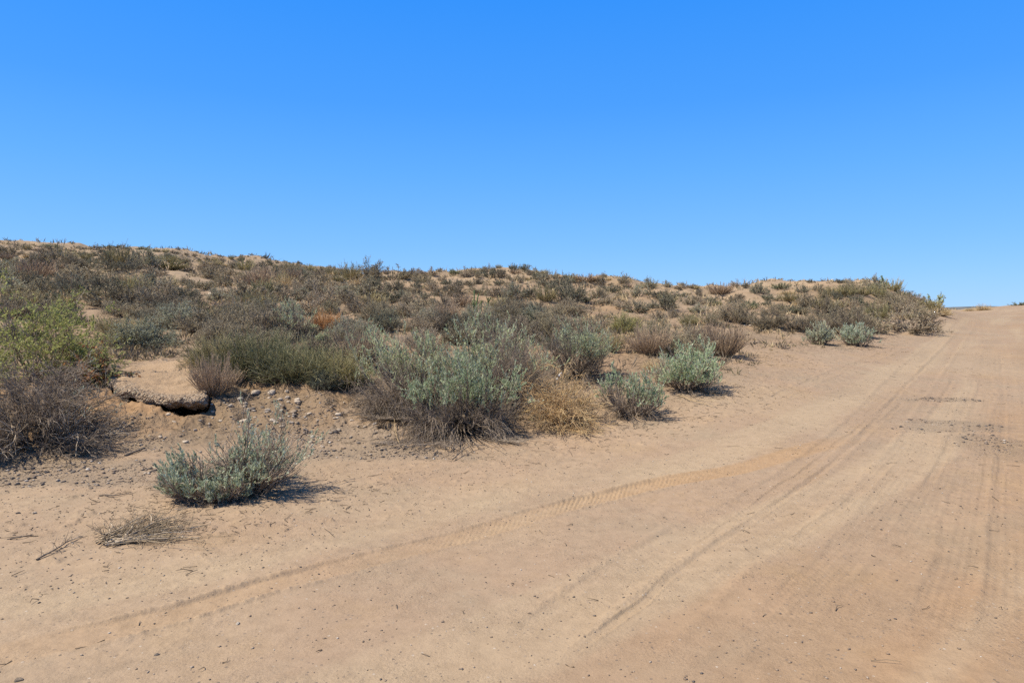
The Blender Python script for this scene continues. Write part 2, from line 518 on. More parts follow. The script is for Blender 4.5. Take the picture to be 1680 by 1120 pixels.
t = NT('stone')
tint = t.attr('tint').outputs['Fac']
oi = t.n('ShaderNodeObjectInfo')
geo = t.n('ShaderNodeTexCoord').outputs['Object']
c = t.ramp(t.math('FRACT', t.math('ADD', tint, oi.outputs['Random'])), [(0, (0.140, 0.119, 0.101)), (.3, (0.236, 0.193, 0.152)), (.6, (0.324, 0.249, 0.175)), (.85, (0.403, 0.336, 0.263)), (1, (0.508, 0.455, 0.385))])
c = t.mix(c, t.ramp(t.noise(26, 5, .7, geo), [(.3, (.7, .7, .7)), (.65, (1.1, 1.1, 1.1))]), 1.0, 'MULTIPLY')
b = t.n('ShaderNodeBump'); b.inputs['Strength'].default_value = .5; b.inputs['Distance'].default_value = .02
t.l(t.noise(40, 5, .7, geo), b.inputs['Height'])
M['stone'] = t.finish(c, .92, .2, b.outputs[0])

t = NT('pale_stone')
geo = t.n('ShaderNodeTexCoord').outputs['Object']
c = t.ramp(t.noise(22, 5, .7, geo), [(.3, (0.353, 0.284, 0.216)), (.5, (0.461, 0.382, 0.294)), (.7, (0.568, 0.500, 0.412))])
b = t.n('ShaderNodeBump'); b.inputs['Strength'].default_value = .5; b.inputs['Distance'].default_value = .02
t.l(t.noise(45, 5, .7, geo), b.inputs['Height'])
M['pale_stone'] = t.finish(c, .92, .2, b.outputs[0])

t = NT('gravel_stone')
tint = t.attr('tint').outputs['Fac']
c = t.ramp(tint, [(0, (0.072, 0.067, 0.067)), (.25, (0.137, 0.116, 0.102)), (.55, (0.239, 0.174, 0.123)), (.8, (0.299, 0.231, 0.171)), (.94, (0.384, 0.325, 0.265)), (1, (0.529, 0.487, 0.427))])
M['gravel'] = t.finish(c, .9, .2)

t = NT('litter_twig')
tint = t.attr('tint').outputs['Fac']
c = t.ramp(tint, [(0, (.045, .038, .032)), (.5, (.115, .09, .068)), (.85, (.24, .185, .125)), (1, (.40, .32, .22))])
M['litter'] = t.finish(c, .9, .1)

t = NT('weed_cover')
tint = t.attr('tint').outputs['Fac']
c = t.ramp(tint, [(0, (.10, .09, .075)), (.3, (.20, .165, .125)), (.5, (.19, .18, .10)), (.65, (.30, .23, .14)), (.85, (.46, .35, .20)), (1, (.56, .45, .28))])
M['cover'] = t.finish(c, .9, .1, None, .2)

t = NT('caliche_slab')
geo = t.n('ShaderNodeTexCoord').outputs['Object']
edge = t.attr('edge').outputs['Fac']
base = t.ramp(t.noise(3.2, 5, .6, geo), [(.3, (0.336, 0.239, 0.151)), (.6, (0.370, 0.269, 0.176)), (.8, (0.403, 0.311, 0.214))])
peb = t.n('ShaderNodeTexVoronoi'); peb.inputs['Scale'].default_value = 36; t.l(geo, peb.inputs['Vector'])
ps = t.n('ShaderNodeSeparateColor'); t.l(peb.outputs['Color'], ps.inputs[0])
cong = t.ramp(ps.outputs[0], [(0, (0.109, 0.092, 0.084)), (.35, (0.227, 0.168, 0.121)), (.7, (0.336, 0.260, 0.185)), (1, (0.437, 0.378, 0.302))])
patchm = t.math('MULTIPLY', t.noise(6, 5, .7, geo), 1.6)
c = t.mix(base, cong, t.math('MULTIPLY', edge, patchm, True))
c = t.mix(c, t.ramp(t.noise(70, 4, .7, geo), [(.3, (.72, .70, .68)), (.6, (1.06, 1.06, 1.06))]), 1.0, 'MULTIPLY')
h = t.math('ADD', t.math('MULTIPLY', t.math('MULTIPLY', peb.outputs['Distance'], edge), -.05), t.math('MULTIPLY', t.noise(24, 6, .7, geo), .035))
b = t.n('ShaderNodeBump'); b.inputs['Strength'].default_value = .8; b.inputs['Distance'].default_value = 1.0
t.l(h, b.inputs['Height'])
M['slab'] = t.finish(c, .95, .1, b.outputs[0])

t = NT('far_hill_scrub')
geo = t.n('ShaderNodeTexCoord').outputs['Object']
c = t.ramp(t.noise(.02, 6, .7, geo), [(.35, (.10, .115, .12)), (.65, (.17, .165, .155))])
M['hills'] = t.finish(c, 1, 0)

t = NT('white_plastic'); M['white'] = t.finish((.75, .75, .73), .4, .4)
t = NT('dark_label'); M['label'] = t.finish((.05, .06, .10), .5, .3)

# ------------------------------------------------------------------ ground sheet: rings round the camera, finest in view
th_f = np.arange(-R(47), R(47), .0015)
th_c = np.linspace(R(47), 2 * PI - R(47), 110, endpoint=False)
TH = np.concatenate([th_f, th_c])
rr = [0.25, .6, 1.0, 1.4, 1.8, 2.1, 2.4]
r_ = 2.4
while r_ < 16: r_ *= 1.0030; rr.append(r_)
while r_ < 70: r_ *= 1.0052; rr.append(r_)
while r_ < 150: r_ *= 1.012; rr.append(r_)
while r_ < 4000: r_ *= 1.07; rr.append(r_)
RR = np.array(rr)
nth, nr = len(TH), len(RR)
GX = (RR[:, None] * np.sin(TH)).ravel(); GY = (RR[:, None] * np.cos(TH)).ravel()
GZ = height(GX, GY, 2)
v_, u_, road_, wild_ = ground_mask(GX, GY)
r_all = np.hypot(GX, GY)

# what the soil is made of, per vertex
gpx, gpy = project(GX, GY, GZ)


def blob(x, y, cx_, cy_, rx, ry, seed=3, f=1.2):
    d = np.hypot((x - cx_) / rx, (y - cy_) / ry) + fbm(x * f, y * f, 3, seed) * .7
    return 1 - sstep(.55, 1.15, d)


GRAVEL_SPOTS = [((40, 775), 1.5, .55), ((130, 790), .9, .3), ((470, 690), .9, .9), ((560, 720), .8, .55), ((630, 745), 1.0, .35), ((1555, 700), .8, .42),
                ((1530, 655), .6, .2), ((1665, 740), .5, .8), ((420, 655), .7, .5), ((200, 700), .6, .4), ((300, 720), .8, .5)]
GRAVEL_SPOTS = [(ray_ground([p[0]], [p[1]], tps), a, b_) for p, a, b_ in GRAVEL_SPOTS]


def gravel_mask(x, y):
    g = np.zeros(np.shape(x))
    for i, ((gx, gy, _), a, b_) in enumerate(GRAVEL_SPOTS):
        g = np.maximum(g, blob(x, y, gx[0], gy[0], a, b_, 80 + i, 1.7))
    return g


front = (GY > 0.5) & (r_all < 200)
gr = np.zeros_like(GX); gr[front] = gravel_mask(GX[front], GY[front])
bank_ = sstep(0.12, .3, GZ) * (1 - sstep(.55, .85, GZ)) * (GX < -2.2) * sstep(6.8, 7.4, GY) * (1 - sstep(9.6, 10.5, GY))
rightred = sstep(1.8, 4.4, v_ - fbm(u_ * .3, v_ * .8, 3, 91) * 2.4) * road_
red = np.clip(bank_ * .9 + rightred * .5 + wild_ * .45 * sstep(-.2, .3, fbm(GX / 5, GY / 5, 3, 93)), 0, 1)
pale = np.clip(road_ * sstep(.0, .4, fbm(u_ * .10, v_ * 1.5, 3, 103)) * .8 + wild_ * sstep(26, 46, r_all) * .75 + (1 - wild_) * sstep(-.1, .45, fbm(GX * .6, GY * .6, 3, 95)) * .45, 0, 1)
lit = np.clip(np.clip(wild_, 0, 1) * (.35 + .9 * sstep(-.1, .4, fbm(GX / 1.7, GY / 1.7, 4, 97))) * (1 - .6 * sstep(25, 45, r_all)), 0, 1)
streak = road_ * sstep(.02, .42, fbm(u_ * .28, v_ * 3.1, 4, 99)) * .9
trk = np.zeros_like(GX)
ln, hw, dp, tr = TRACKS[0]
m = front & (GY < 14)
tv, tu = poly_coords(GX[m], GY[m], ln)
trk[m] = (1 - sstep(hw * .9, hw * 1.4, np.abs(tv))) * (.35 + .65 * sstep(3.6, 5.6, tu)) * (1 - sstep(6.6, 8.4, tu))
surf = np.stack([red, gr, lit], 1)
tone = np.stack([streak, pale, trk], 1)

ii = np.arange(nr - 1)[:, None]; jj = np.arange(nth)[None, :]
jn = (jj + 1) % nth
Q = np.stack([ii * nth + jj, (ii + 1) * nth + jj, (ii + 1) * nth + jn, ii * nth + jn], -1).reshape(-1, 4)
# winding: theta grows clockwise seen from above
qc = v_[Q].mean(1); qr = r_all[Q].max(1)
isroad = (qc > -0.05 + .12 * vnoise(u_[Q[:, 0]] * 1.5, u_[Q[:, 0]] * 0, 4)) & (qc < ROAD_W) & (qr < 300)


def sub(name, mask, mat, extra_center=False):
    q = Q[mask]
    used = np.unique(q)
    re = np.full(len(GX), -1, np.int64); re[used] = np.arange(len(used))
    vv = np.stack([GX[used], GY[used], GZ[used]], 1)
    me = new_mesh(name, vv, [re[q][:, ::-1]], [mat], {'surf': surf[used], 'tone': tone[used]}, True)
    return link(name, me)


g = sub('ground', ~isroad, M['ground']); tag(g, kind='structure')
g['label'] = 'sandy desert verge and scrub hillside rising beside the dirt road'
rd = sub('dirt_road', isroad, M['road']); tag(rd, kind='structure')
rd['label'] = 'pale sandy dirt road with tyre tracks climbing to the right'

# far hills beyond the crest of the road
hx = np.linspace(-200, 2600, 140); prof = []
for k, dist in ((0, 1250), (1, 1400), (2, 1550), (3, 1700)):
    hh = 17 + 9 * fbm(hx / 260, hx * 0, 4, 7) + np.linspace(0, 6, len(hx))
    prof.append(np.stack([hx, np.full_like(hx, dist), np.broadcast_to([-6, 1, .96, -.2][k] * (hh if k else 1), hx.shape)], 1))
hv = np.concatenate(prof); nh = len(hx)
a = np.arange(3)[:, None]; b_ = np.arange(nh - 1)[None, :]
hq = np.stack([a * nh + b_, a * nh + b_ + 1, (a + 1) * nh + b_ + 1, (a + 1) * nh + b_], -1).reshape(-1, 4)
o = link('hills', new_mesh('hills', hv, [hq], [M['hills']], None, True)); tag(o, 'dark blue-grey hills just showing beyond the road crest', kind='structure')


# ------------------------------------------------------------------ plant building: polylines -> thin tubes, leaves -> small blades
def tubes(P, r0, r1, tint, sides=3):
    """P (N,K,3) polylines; radii (N,) at root and tip; tint (N,)"""
    N, K, _ = P.shape
    T = np.gradient(P, axis=1); T /= np.linalg.norm(T, axis=2, keepdims=True) + 1e-9
    ref = np.where(np.abs(T[..., 2:3]) > .9, np.array([1., 0, 0]), np.array([0, 0, 1.]))
    A = np.cross(T, ref); A /= np.linalg.norm(A, axis=2, keepdims=True) + 1e-9
    B = np.cross(T, A)
    s = np.linspace(0, 1, K)[None, :]
    rad = (np.asarray(r0)[:, None] * (1 - s) + np.asarray(r1)[:, None] * s)[..., None]
    ang = np.arange(sides) * 2 * PI / sides
    V = P[:, :, None, :] + rad[..., None, :] * (np.cos(ang)[:, None] * A[:, :, None, :] + np.sin(ang)[:, None] * B[:, :, None, :])
    base = (np.arange(N)[:, None, None] * K + np.arange(K - 1)[None, :, None]) * sides
    j = np.arange(sides)[None, None, :]; jn = (j + 1) % sides
    F = np.stack([base + j, base + jn, base + sides + jn, base + sides + j], -1).reshape(-1, 4)
    tt = np.clip(np.broadcast_to(np.asarray(tint)[:, None] * .75 + .25 * s, (N, K)), 0, 1)
    return V.reshape(-1, 3), F, np.repeat(tt.reshape(-1), sides)


def blades(pos, d, length, width, tint, rng):
    """flat lance-shaped leaves"""
    n = len(pos)
    d = d / (np.linalg.norm(d, axis=1, keepdims=True) + 1e-9)
    w = np.cross(d, rng.normal(size=(n, 3))); w /= np.linalg.norm(w, axis=1, keepdims=True) + 1e-9
    nrm = np.cross(w, d)
    L = np.asarray(length)[:, None]; W = np.asarray(width)[:, None]
    a = pos; b = pos + d * L * .5 + w * W * .5 + nrm * L * .06; c = pos + d * L; e = pos + d * L * .5 - w * W * .5 + nrm * L * .06
    V = np.stack([a, b, c, e], 1).reshape(-1, 3)
    F = np.arange(n * 4).reshape(n, 4)
    return V, F, np.repeat(tint, 4)


def stems(rng, n, W, H, spread=75, K=6, curve=.25, droop=0.0, base_r=.06, jit=.02, lmin=.7, tilt_min=0, power=.6):
    """main stems of a plant of diameter W and height H rooted near the origin"""
    ph = rng.uniform(0, 2 * PI, n)
    ti = R(tilt_min) + (R(spread) - R(tilt_min)) * rng.uniform(0, 1, n) ** power
    dx, dz = np.sin(ti), np.cos(ti)
    L = 1 / np.sqrt((dx / (W / 2)) ** 2 + (dz / H) ** 2) * rng.uniform(lmin, 1.05, n)
    s = np.linspace(0, 1, K)[None, :]
    hor = (dx * L)[:, None] * s ** (1 - curve * .6)
    ver = (dz * L)[:, None] * s ** (1 + curve) - droop * (L[:, None] * s ** 2.2) * dx[:, None]
    br = base_r * np.sqrt(rng.uniform(0, 1, n))
    P = np.stack([np.cos(ph)[:, None] * (hor + br[:, None]), np.sin(ph)[:, None] * (hor + br[:, None]), ver], -1)
    w = rng.normal(size=(n, K, 3)) * jit * L[:, None, None]; w[:, 0] = 0
    P = P + np.cumsum(w, 1) * .6
    P[..., 2] = np.maximum(P[..., 2], .004)
    return P


def branch(rng, P, n, length, up=.3, out=.5, K=4, tmin=.3, tmax=1.0, jit=.08, droop=0.0, tpow=1.0, lpar=False):
    """n side twigs growing from polylines P"""
    N, Kp, _ = P.shape
    idx = rng.integers(0, N, n)
    t = (tmin + (tmax - tmin) * rng.uniform(0, 1, n) ** tpow) * (Kp - 1)
    k = np.minimum(t.astype(int), Kp - 2); f = (t - k)[:, None]
    a = P[idx, k]; b = P[idx, k + 1]
    o = a * (1 - f) + b * f
    d = b - a; d /= np.linalg.norm(d, axis=1, keepdims=True) + 1e-9
    d = d + rng.normal(size=(n, 3)) * out; d[:, 2] += up
    d /= np.linalg.norm(d, axis=1, keepdims=True) + 1e-9
    L = np.broadcast_to(length, (n,)) * rng.uniform(.45, 1.15, n)
    s = np.linspace(0, 1, K)[None, :, None]
    Q_ = o[:, None] + d[:, None] * L[:, None, None] * s
    Q_[..., 2] -= droop * L[:, None] * s[..., 0] ** 2
    w = rng.normal(size=(n, K, 3)) * jit * L[:, None, None] / K; w[:, 0] = 0
    Q_ = Q_ + np.cumsum(w, 1)
    Q_[..., 2] = np.maximum(Q_[..., 2], .004)
    return Q_


def leaves_on(rng, P, per, length, width, up=.6, out=.6, tmin=.3):
    N, K, _ = P.shape
    n = N * per
    idx = np.repeat(np.arange(N), per)
    t = rng.uniform(tmin, 1, n) * (K - 1)
    k = np.minimum(t.astype(int), K - 2); f = (t - k)[:, None]
    a, b = P[idx, k], P[idx, k + 1]
    pos = a * (1 - f) + b * f
    d = b - a; d /= np.linalg.norm(d, axis=1, keepdims=True) + 1e-9
    d = d + rng.normal(size=(n, 3)) * out; d[:, 2] += up
    tint = np.clip(np.repeat(rng.uniform(.15, .85, N), per) + rng.normal(size=n) * .18, 0, 1)
    return blades(pos, d, length * rng.uniform(.6, 1.25, n), width * rng.uniform(.7, 1.3, n), tint, rng)


def join(parts):
    V, F, T = [], [], []; off = 0
    for v, f, t_ in parts:
        V.append(v); F.append(f + off); T.append(t_); off += len(v)
    return np.concatenate(V), np.concatenate(F), np.concatenate(T)


def clump(P, seed, f=3.0, lo=-.05, hi=.2):
    """which twig tips are leafy: patches through the crown, not every twig"""
    e = P[:, -1]
    return fbm(e[:, 0] * f + e[:, 2] * f * .7, e[:, 1] * f - e[:, 2] * f * .9, 2, seed)


class Proto:
    """one kind of plant: list of (part name, verts, faces, tint, material)"""
    def __init__(self, parts, one=False):
        self.meshes = []
        if one:
            V, F, T = join([(p[1], p[2], p[3]) for p in parts])
            mi = np.concatenate([np.full(len(p[2]), i) for i, p in enumerate(parts)])
            self.meshes.append(('plant', new_mesh('plant', V, [F], [p[4] for p in parts], {'tint': T}, False, mi)))
        else:
            for nm, V, F, T, mat in parts:
                self.meshes.append((nm, new_mesh(nm, V, [F], [mat], {'tint': T})))
        self.one = one


def rT(rng, n, a=.1, b=.9): return rng.uniform(a, b, n)


def twig_tubes(rng, P, r, tip=.5, a=.1, b=.9, sides=3):
    n = len(P)
    return tubes(P, np.full(n, r) * rng.uniform(.7, 1.3, n), np.full(n, r * tip), rT(rng, n, a, b), sides)


def sage_parts(seed, W, H, leaf, nst=42, n2=300, n3=1300, per=9, leafy=.0, scale=1.0, spread=72, skirt=0, stalks=220, low=.25, lw=.0085, ll=.030):
    rng = np.random.default_rng(seed)
    S = stems(rng, nst, W * .86, H * .86, spread, 6, .35, 0, .05 * W, .025, .65)
    B = branch(rng, S, n2, .30 * H, .22, .55, 4, .25, 1, .16)
    C = branch(rng, B, n3, .17 * H, .42, .6, 4, .2, 1, .12)
    wood = join([twig_tubes(rng, S, .011 * scale, .35, .0, .5, 5), twig_tubes(rng, B, .0042 * scale, .5, .1, .7), twig_tubes(rng, C, .0019 * scale, .6, .25, 1.0)])
    sel = (clump(C, seed, 2.6 / W) + rng.normal(size=len(C)) * .08 > leafy) & (C[:, -1, 2] > low * H)
    Lf = C[sel]
    fol = leaves_on(rng, Lf, per, ll, lw, .55, .55, .15)
    # more leafy shoots rising as upright plumes
    pl = branch(rng, Lf, len(Lf), .10 * H, 1.0, .35, 3, .6, 1, .1)
    fol2 = leaves_on(rng, pl, per, ll, lw, .9, .42, .0)
    fol3 = twig_tubes(rng, pl, .0018 * scale, .6, .3, .8)
    parts = [('branches', *wood, M['grey_bark']), ('foliage', *join([fol, fol2, fol3]), leaf)]
    if stalks:
        st = branch(rng, B, stalks, .22 * H, .8, .45, 4, .6, 1, .15)
        st2 = branch(rng, st, stalks * 5, .06 * H, .4, .8, 3, .2, 1, .15)
        parts[0] = ('branches', *join([wood, twig_tubes(rng, st, .0019 * scale, .6, .5, 1), twig_tubes(rng, st2, .0014 * scale, .7, .5, 1)]), M['grey_bark'])
    if skirt:
        sk = stems(rng, skirt // 5, W * 1.05, H * .56, 88, 7, -.1, .40, .10 * W, .03, .55, 35, .8)
        s2 = branch(rng, sk, skirt, .26 * H, -.25, .45, 5, .3, 1, .15, .55)
        s2 = s2[clump(s2, seed + 5, 3.2 / W) > -.10]
        s3 = branch(rng, s2, skirt * 5, .12 * H, -.35, .5, 4, .2, 1, .15, .5)
        parts.append(('dead_twigs', *join([twig_tubes(rng, sk, .006 * scale, .4, .0, .5), twig_tubes(rng, s2, .0028 * scale, .5, .1, .8), twig_tubes(rng, s3, .0019 * scale, .6, .0, 1.0)]), M['dead_grey']))
    return parts


def scrub_parts(seed, mat_tw, H=.72, near=True, upright=.45, spread=70, curve=.3, wood='grey_bark', flecks=1.0, dense=1.0, mat_leaf=None):
    """unit-wide twiggy bush"""
    rng = np.random.default_rng(seed)
    if near:
        S = stems(rng, int(46 * dense), .94, H * .85, spread, 5, curve, 0, .05, .03, .6)
        B = branch(rng, S, int(420 * dense), .27 * H, upright, .45, 4, .25, 1, .14)
        C = branch(rng, B, int(3400 * dense), .15 * H, upright, .7, 3, .2, 1, .16)
        wood_ = join([twig_tubes(rng, S, .0075, .4, 0, .6), twig_tubes(rng, B, .0034, .5, .1, .8)])
        fine = [twig_tubes(rng, C, .0022, .6, .1, 1.0)]
        per, ll, lw = 3, .024, .008
    else:
        S = stems(rng, int(26 * dense), .94, H * .85, spread, 4, curve, 0, .05, .03, .6)
        B = branch(rng, S, int(150 * dense), .27 * H, upright, .45, 3, .2, 1, .14)
        C = branch(rng, B, int(950 * dense), .17 * H, upright, .75, 3, .15, 1, .16)
        wood_ = join([twig_tubes(rng, S, .010, .4, 0, .6), twig_tubes(rng, B, .0055, .5, .1, .8)])
        fine = [twig_tubes(rng, C, .0046, .6, .1, 1.0)]
        per, ll, lw = 3, .030, .010
    if flecks:
        fl = C[rng.uniform(size=len(C)) < flecks]
        lv = leaves_on(rng, fl, per, ll, lw, .4, .7, .3)
        if mat_leaf is None: fine.append(lv)
    parts = [('branches', *wood_, M[wood]), ('fine_twigs', *join(fine), mat_tw)]
    if flecks and mat_leaf is not None: parts.append(('leaves', *lv, mat_leaf))
    return parts


def broom_parts(seed, mat_tw, H=.7, n=230, n2=900, spread=55, near=True, droop=.0, wood='grey_bark', th=1.0, out=.25):
    """many slender near-straight stems"""
    rng = np.random.default_rng(seed)
    k = 1.0 if near else .4
    f = (1.0 if near else 2.0) * th
    S = stems(rng, int(n * k), 1.0, H, spread, 5, .15, droop, .12, .02, .45)
    B = branch(rng, S, int(n2 * k), .32 * H, .5 - (out - .25), out, 4, .15, .9, .1, droop * .5)
    C = branch(rng, B, int(n2 * 1.4 * k), .16 * H, .5 - (out - .25), out + .05, 3, .2, 1, .1)
    return [('branches', *twig_tubes(rng, S[: max(8, len(S) // 3)], .0050 * f, .5, 0, .6), M[wood]),
            ('fine_twigs', *join([twig_tubes(rng, S, .0030 * f, .6, .1, .9), twig_tubes(rng, B, .0024 * f, .6, .1, 1), twig_tubes(rng, C, .0020 * f, .7, .2, 1)]), mat_tw)]


def grass_parts(seed, mat, H=.7, n=500, droop=.35, th=.003, spread=60):
    rng = np.random.default_rng(seed)
    S = stems(rng, n, 1.0, H, spread, 6, .1, droop, .12, .015, .4)
    heads = branch(rng, S, n, .12 * H, .2, .4, 3, .7, 1, .1, .2)
    return [('blades', *join([twig_tubes(rng, S, th, .4, .1, 1), twig_tubes(rng, heads, th * .7, .6, .3, 1)]), mat)]


PROTO = {}
for i in range(4):
    PROTO['grey', 1, i] = Proto(scrub_parts(100 + i, M['grey_twig'], [.70,   .62, .78, .66][i], True, .2 + .08 * i, 78, .2))
for i in range(3):
    PROTO['dark', 1, i] = Proto(scrub_parts(120 + i, M['dark_twig'], [.62, .7, .56][i], True, .35, 76, .25, mat_leaf=M['sage_leaf_dull'] if i == 1 else None))
    PROTO['olive', 1, i] = Proto(broom_parts(140 + i, M['olive_twig'], [.62, .7, .55][i], 200, 900, 62))
    PROTO['rust', 1, i] = Proto(broom_parts(160 + i, M['rust_twig'], [.75, .66, .6][i], 210, 1000, 52))
    PROTO['pale', 1, i] = Proto(scrub_parts(180 + i, M['grey_twig'], .72, True, .6, 66, .35, mat_leaf=M['sage_leaf_dull'], flecks=.9))
for i in range(4):
    PROTO['grey', 0, i] = Proto(scrub_parts(200 + i, M['grey_twig'], [.62, .55, .7, .6][i], False, .22, 80, .2), True)
    PROTO['dark', 0, i] = Proto(scrub_parts(220 + i, M['dark_twig'], [.55, .62, .5, .58][i], False, .35, 78, .25), True)
for i in range(3):
    PROTO['olive', 0, i] = Proto(broom_parts(240 + i, M['olive_twig'], [.58, .65, .5][i], 260, 1000, 66, False), True)
    PROTO['rust', 0, i] = Proto(broom_parts(260 + i, M['rust_twig'], [.6, .66, .5][i], 260, 1000, 60, False), True)
    PROTO['straw', 0, i] = Proto(grass_parts(280 + i, M['straw'], [.6, .5, .7][i], 330, .3, .007, 66), True)
    PROTO['straw', 1, i] = Proto(grass_parts(290 + i, M['straw'], [.6, .8, .7][i], 520, .3, .0032, 58))
PROTO['pale', 0, 0] = Proto(scrub_parts(300, M['grey_twig'], .65, False, .5, 70, .3, mat_leaf=M['sage_leaf_dull']), True)
PROTO['green', 0, 0] = Proto(scrub_parts(310, M['dark_twig'], .6, False, .4, 78, .25, mat_leaf=M['shrub_green']), True)
PROTO['green', 0, 1] = Proto(scrub_parts(311, M['dark_twig'], .5, False, .4, 80, .25, mat_leaf=M['shrub_green']), True)

NAMES = {'grey': ('grey_scrub', 'grey-brown twiggy bush'), 'dark': ('dark_scrub', 'dark grey-green bush'), 'olive': ('olive_broom', 'olive broom-like bush'),
         'rust': ('rusty_shrub', 'rust-brown fine-stemmed bush'), 'straw': ('dry_grass_clump', 'straw-coloured dry grass clump'),
         'pale': ('pale_scrub', 'pale grey-green bush'), 'green': ('green_shrub', 'dark green leafy bush')}
PLACED = []      # (object, kind, px, py, width_px, distance)
rnd = random.Random(4)
_count = {}


def ground_at(px, py, fine=1):
    x, d, hit = ray_ground([px], [py], lambda a, b: height(a, b, fine))
    x, d = float(x[0]), float(d[0])
    z = float(height(np.array([x]), np.array([d]), 2)[0])
    return x, d, z


def put(kind, px, py, w, h=None, label=None, group=None, loc=None):
    x, d, z = loc or ground_at(px, py)
    near = 1 if d < 21 else 0
    if (kind, near, 0) not in PROTO: near = 1 - near
    nv = sum(1 for k in PROTO if k[0] == kind and k[1] == near)
    c = _count.get((kind, near), 0); _count[kind, near] = c + 1
    pr = PROTO[kind, near, c % nv]
    W = (1.12 if py < 428 else 1.46 if px < 640 else 1.32) * w * d / FPX
    zr = rnd.uniform(.85, 1.15)
    if h: zr = (h / w) / .66 * .84
    sc = (W * rnd.uniform(.93, 1.07), W, W * zr)
    name = NAMES[kind][0]
    rz = rnd.uniform(0, 2 * PI)
    if pr.one:
        o = link(name, pr.meshes[0][1]); o.location = (x, d, z - .03 * W); o.rotation_euler = (0, 0, rz); o.scale = sc
    else:
        o = empty(name, (x, d, z - .03 * W), rz, sc)
        for nm, me in pr.meshes: link(nm, me, o)
    o['category'] = 'grass clump' if kind == 'straw' else 'bush'
    qx, qy = project(x, d, z)
    PLACED.append([o, kind, float(qx), float(qy), w, d, label, group])
    return o


def unique(name, parts, px, py, label, cat, rz=0.0, s=1.0, sink=.03, group=None, loc=None):
    x, d, z = loc or ground_at(px, py)
    o = empty(name, (x, d, z - sink), rz, s)
    for nm, V, F, T, mat in parts:
        link(nm, new_mesh(nm, V, [F], [mat], {'tint': T}), o)
    tag(o, label, cat, group)
    return o


def m_at(px, py, w, k=1.18):
    """width in metres of w photo pixels on the ground there"""
    return k * w * ground_at(px, py)[1] / FPX


# ------------------------------------------------------------------ the big plants near the road
# the large sagebrush clump in the middle: three overlapping plants
W = m_at(745, 712, 205)
unique('sagebrush', sage_parts(1, W, W * .50, M['sage_leaf_blue'], 60, 520, 2600, 12, .03, 1.0, 78, 2300, 300, .50, .0075, .034), 756, 706,
       'big front sagebrush with hanging dead grey twigs, nearest the golden tumbleweed', 'bush', .4)
W = m_at(668, 676, 198)
unique('sagebrush', sage_parts(2, W, W * .58, M['sage_leaf'], 60, 520, 2900, 13, -.03, 1.0, 80, 2000, 300, .40, .0075, .034), 684, 666,
       'large sagebrush with dark dead skirt beside the burrow hole, pale leaves on top', 'bush', 1.9)
W = m_at(800, 655, 190)
unique('sagebrush', sage_parts(3, W, W * .66, M['sage_leaf'], 64, 520, 3100, 13, -.10, 1.0, 76, 520, 560, .38, .0075, .034), 800, 652,
       'tallest pale sagebrush rising behind the big front sagebrush', 'bush', 3.0)
W = m_at(945, 622, 122)
unique('sagebrush', sage_parts(4, W, W * .70, M['sage_leaf'], 54, 380, 1600, 8, -.04, 1.0, 58, 160, 240, .40), 945, 618,
       'upright sagebrush with dark bare stems standing behind the golden tumbleweed', 'bush', .7)
W = m_at(1032, 680, 122)
unique('sagebrush', sage_parts(5, W, W * .54, M['sage_leaf_blue'], 48, 340, 1300, 9, -.04, 1.0, 66, 200, 90, .32), 1034, 678,
       'low bluish sagebrush with brown base directly right of the golden tumbleweed', 'bush', 2.2)
W = m_at(1122, 640, 118)
unique('sagebrush', sage_parts(6, W, W * .57, M['sage_leaf_blue'], 50, 360, 1600, 9, -.12, 1.0, 72, 90, 60, .2), 1122, 637,
       'bright green sagebrush at the right end of the front row by the sand', 'bush', 5.0)
# the small sagebrush in front, leaning right
W = m_at(370, 815, 190, 1.0)


def lobe(seed, w, h, dx, dy, lean, **kw):
    out = []
    for nm, V, F, T, mt in sage_parts(seed, w, h, M['sage_leaf_grey'], **kw):
        V = V + np.array([dx, dy, 0]) + V[:, 2:3] * np.array([lean, 0, 0])
        out.append((nm, V, F, T, mt))
    return out


kw_ = dict(nst=46, n2=330, n3=1300, per=8, leafy=.04, spread=64, skirt=0, stalks=40, low=.16)
lobes_ = [lobe(7, W * .62, W * .92, W * .20, .10, .16, **kw_), lobe(17, W * .54, W * .46, -W * .24, -.10, -.20, **kw_), lobe(27, W * .6, W * .34, W * .04, -.12, .0, skirt=300, **{k: v for k, v in kw_.items() if k != 'skirt'})]
byname = {}
for lo_ in lobes_:
    for nm, V, F, T, mt in lo_: byname.setdefault(nm, ([], mt))[0].append((V, F, T))
unique('sagebrush', [(nm, *join(ls), mt) for nm, (ls, mt) in byname.items()], 372, 812, 'small lone sagebrush on bare sand in front of the rock slab', 'bush')
# two small round ones far right
for (px, py, w, rat, sd, lf, lb) in ((1408, 568, 58, .62, 8, 'sage_leaf_grey', 'small round green sagebrush alone on sand by the road bend'),
                                     (1344, 565, 34, 1.08, 9, 'sage_leaf_dull', 'small upright grey sagebrush left of the round one by the road')):
    W = m_at(px, py, w)
    unique('sagebrush', sage_parts(sd, W, W * rat, M[lf], 36, 240, 800, 8, -.12, 1.2, 62, 40, 40, .15, .012, .036), px, py, lb, 'bush', .3)
W = m_at(531, 560, 27)
unique('sagebrush', sage_parts(10, W, W * .7, M['sage_leaf'], 30, 160, 420, 8, -.3, .8, 70, 0, 0, .0), 531, 560, 'tiny pale sagebrush just below the orange bush', 'bush')
W = m_at(480, 556, 74)
unique('sagebrush', sage_parts(11, W, W * .68, M['sage_leaf'], 40, 260, 900, 8, .02, 1.0, 70, 100, 160, .3), 480, 556, 'pale silvery sagebrush left of the orange bush', 'bush')
W = m_at(600, 575, 70)
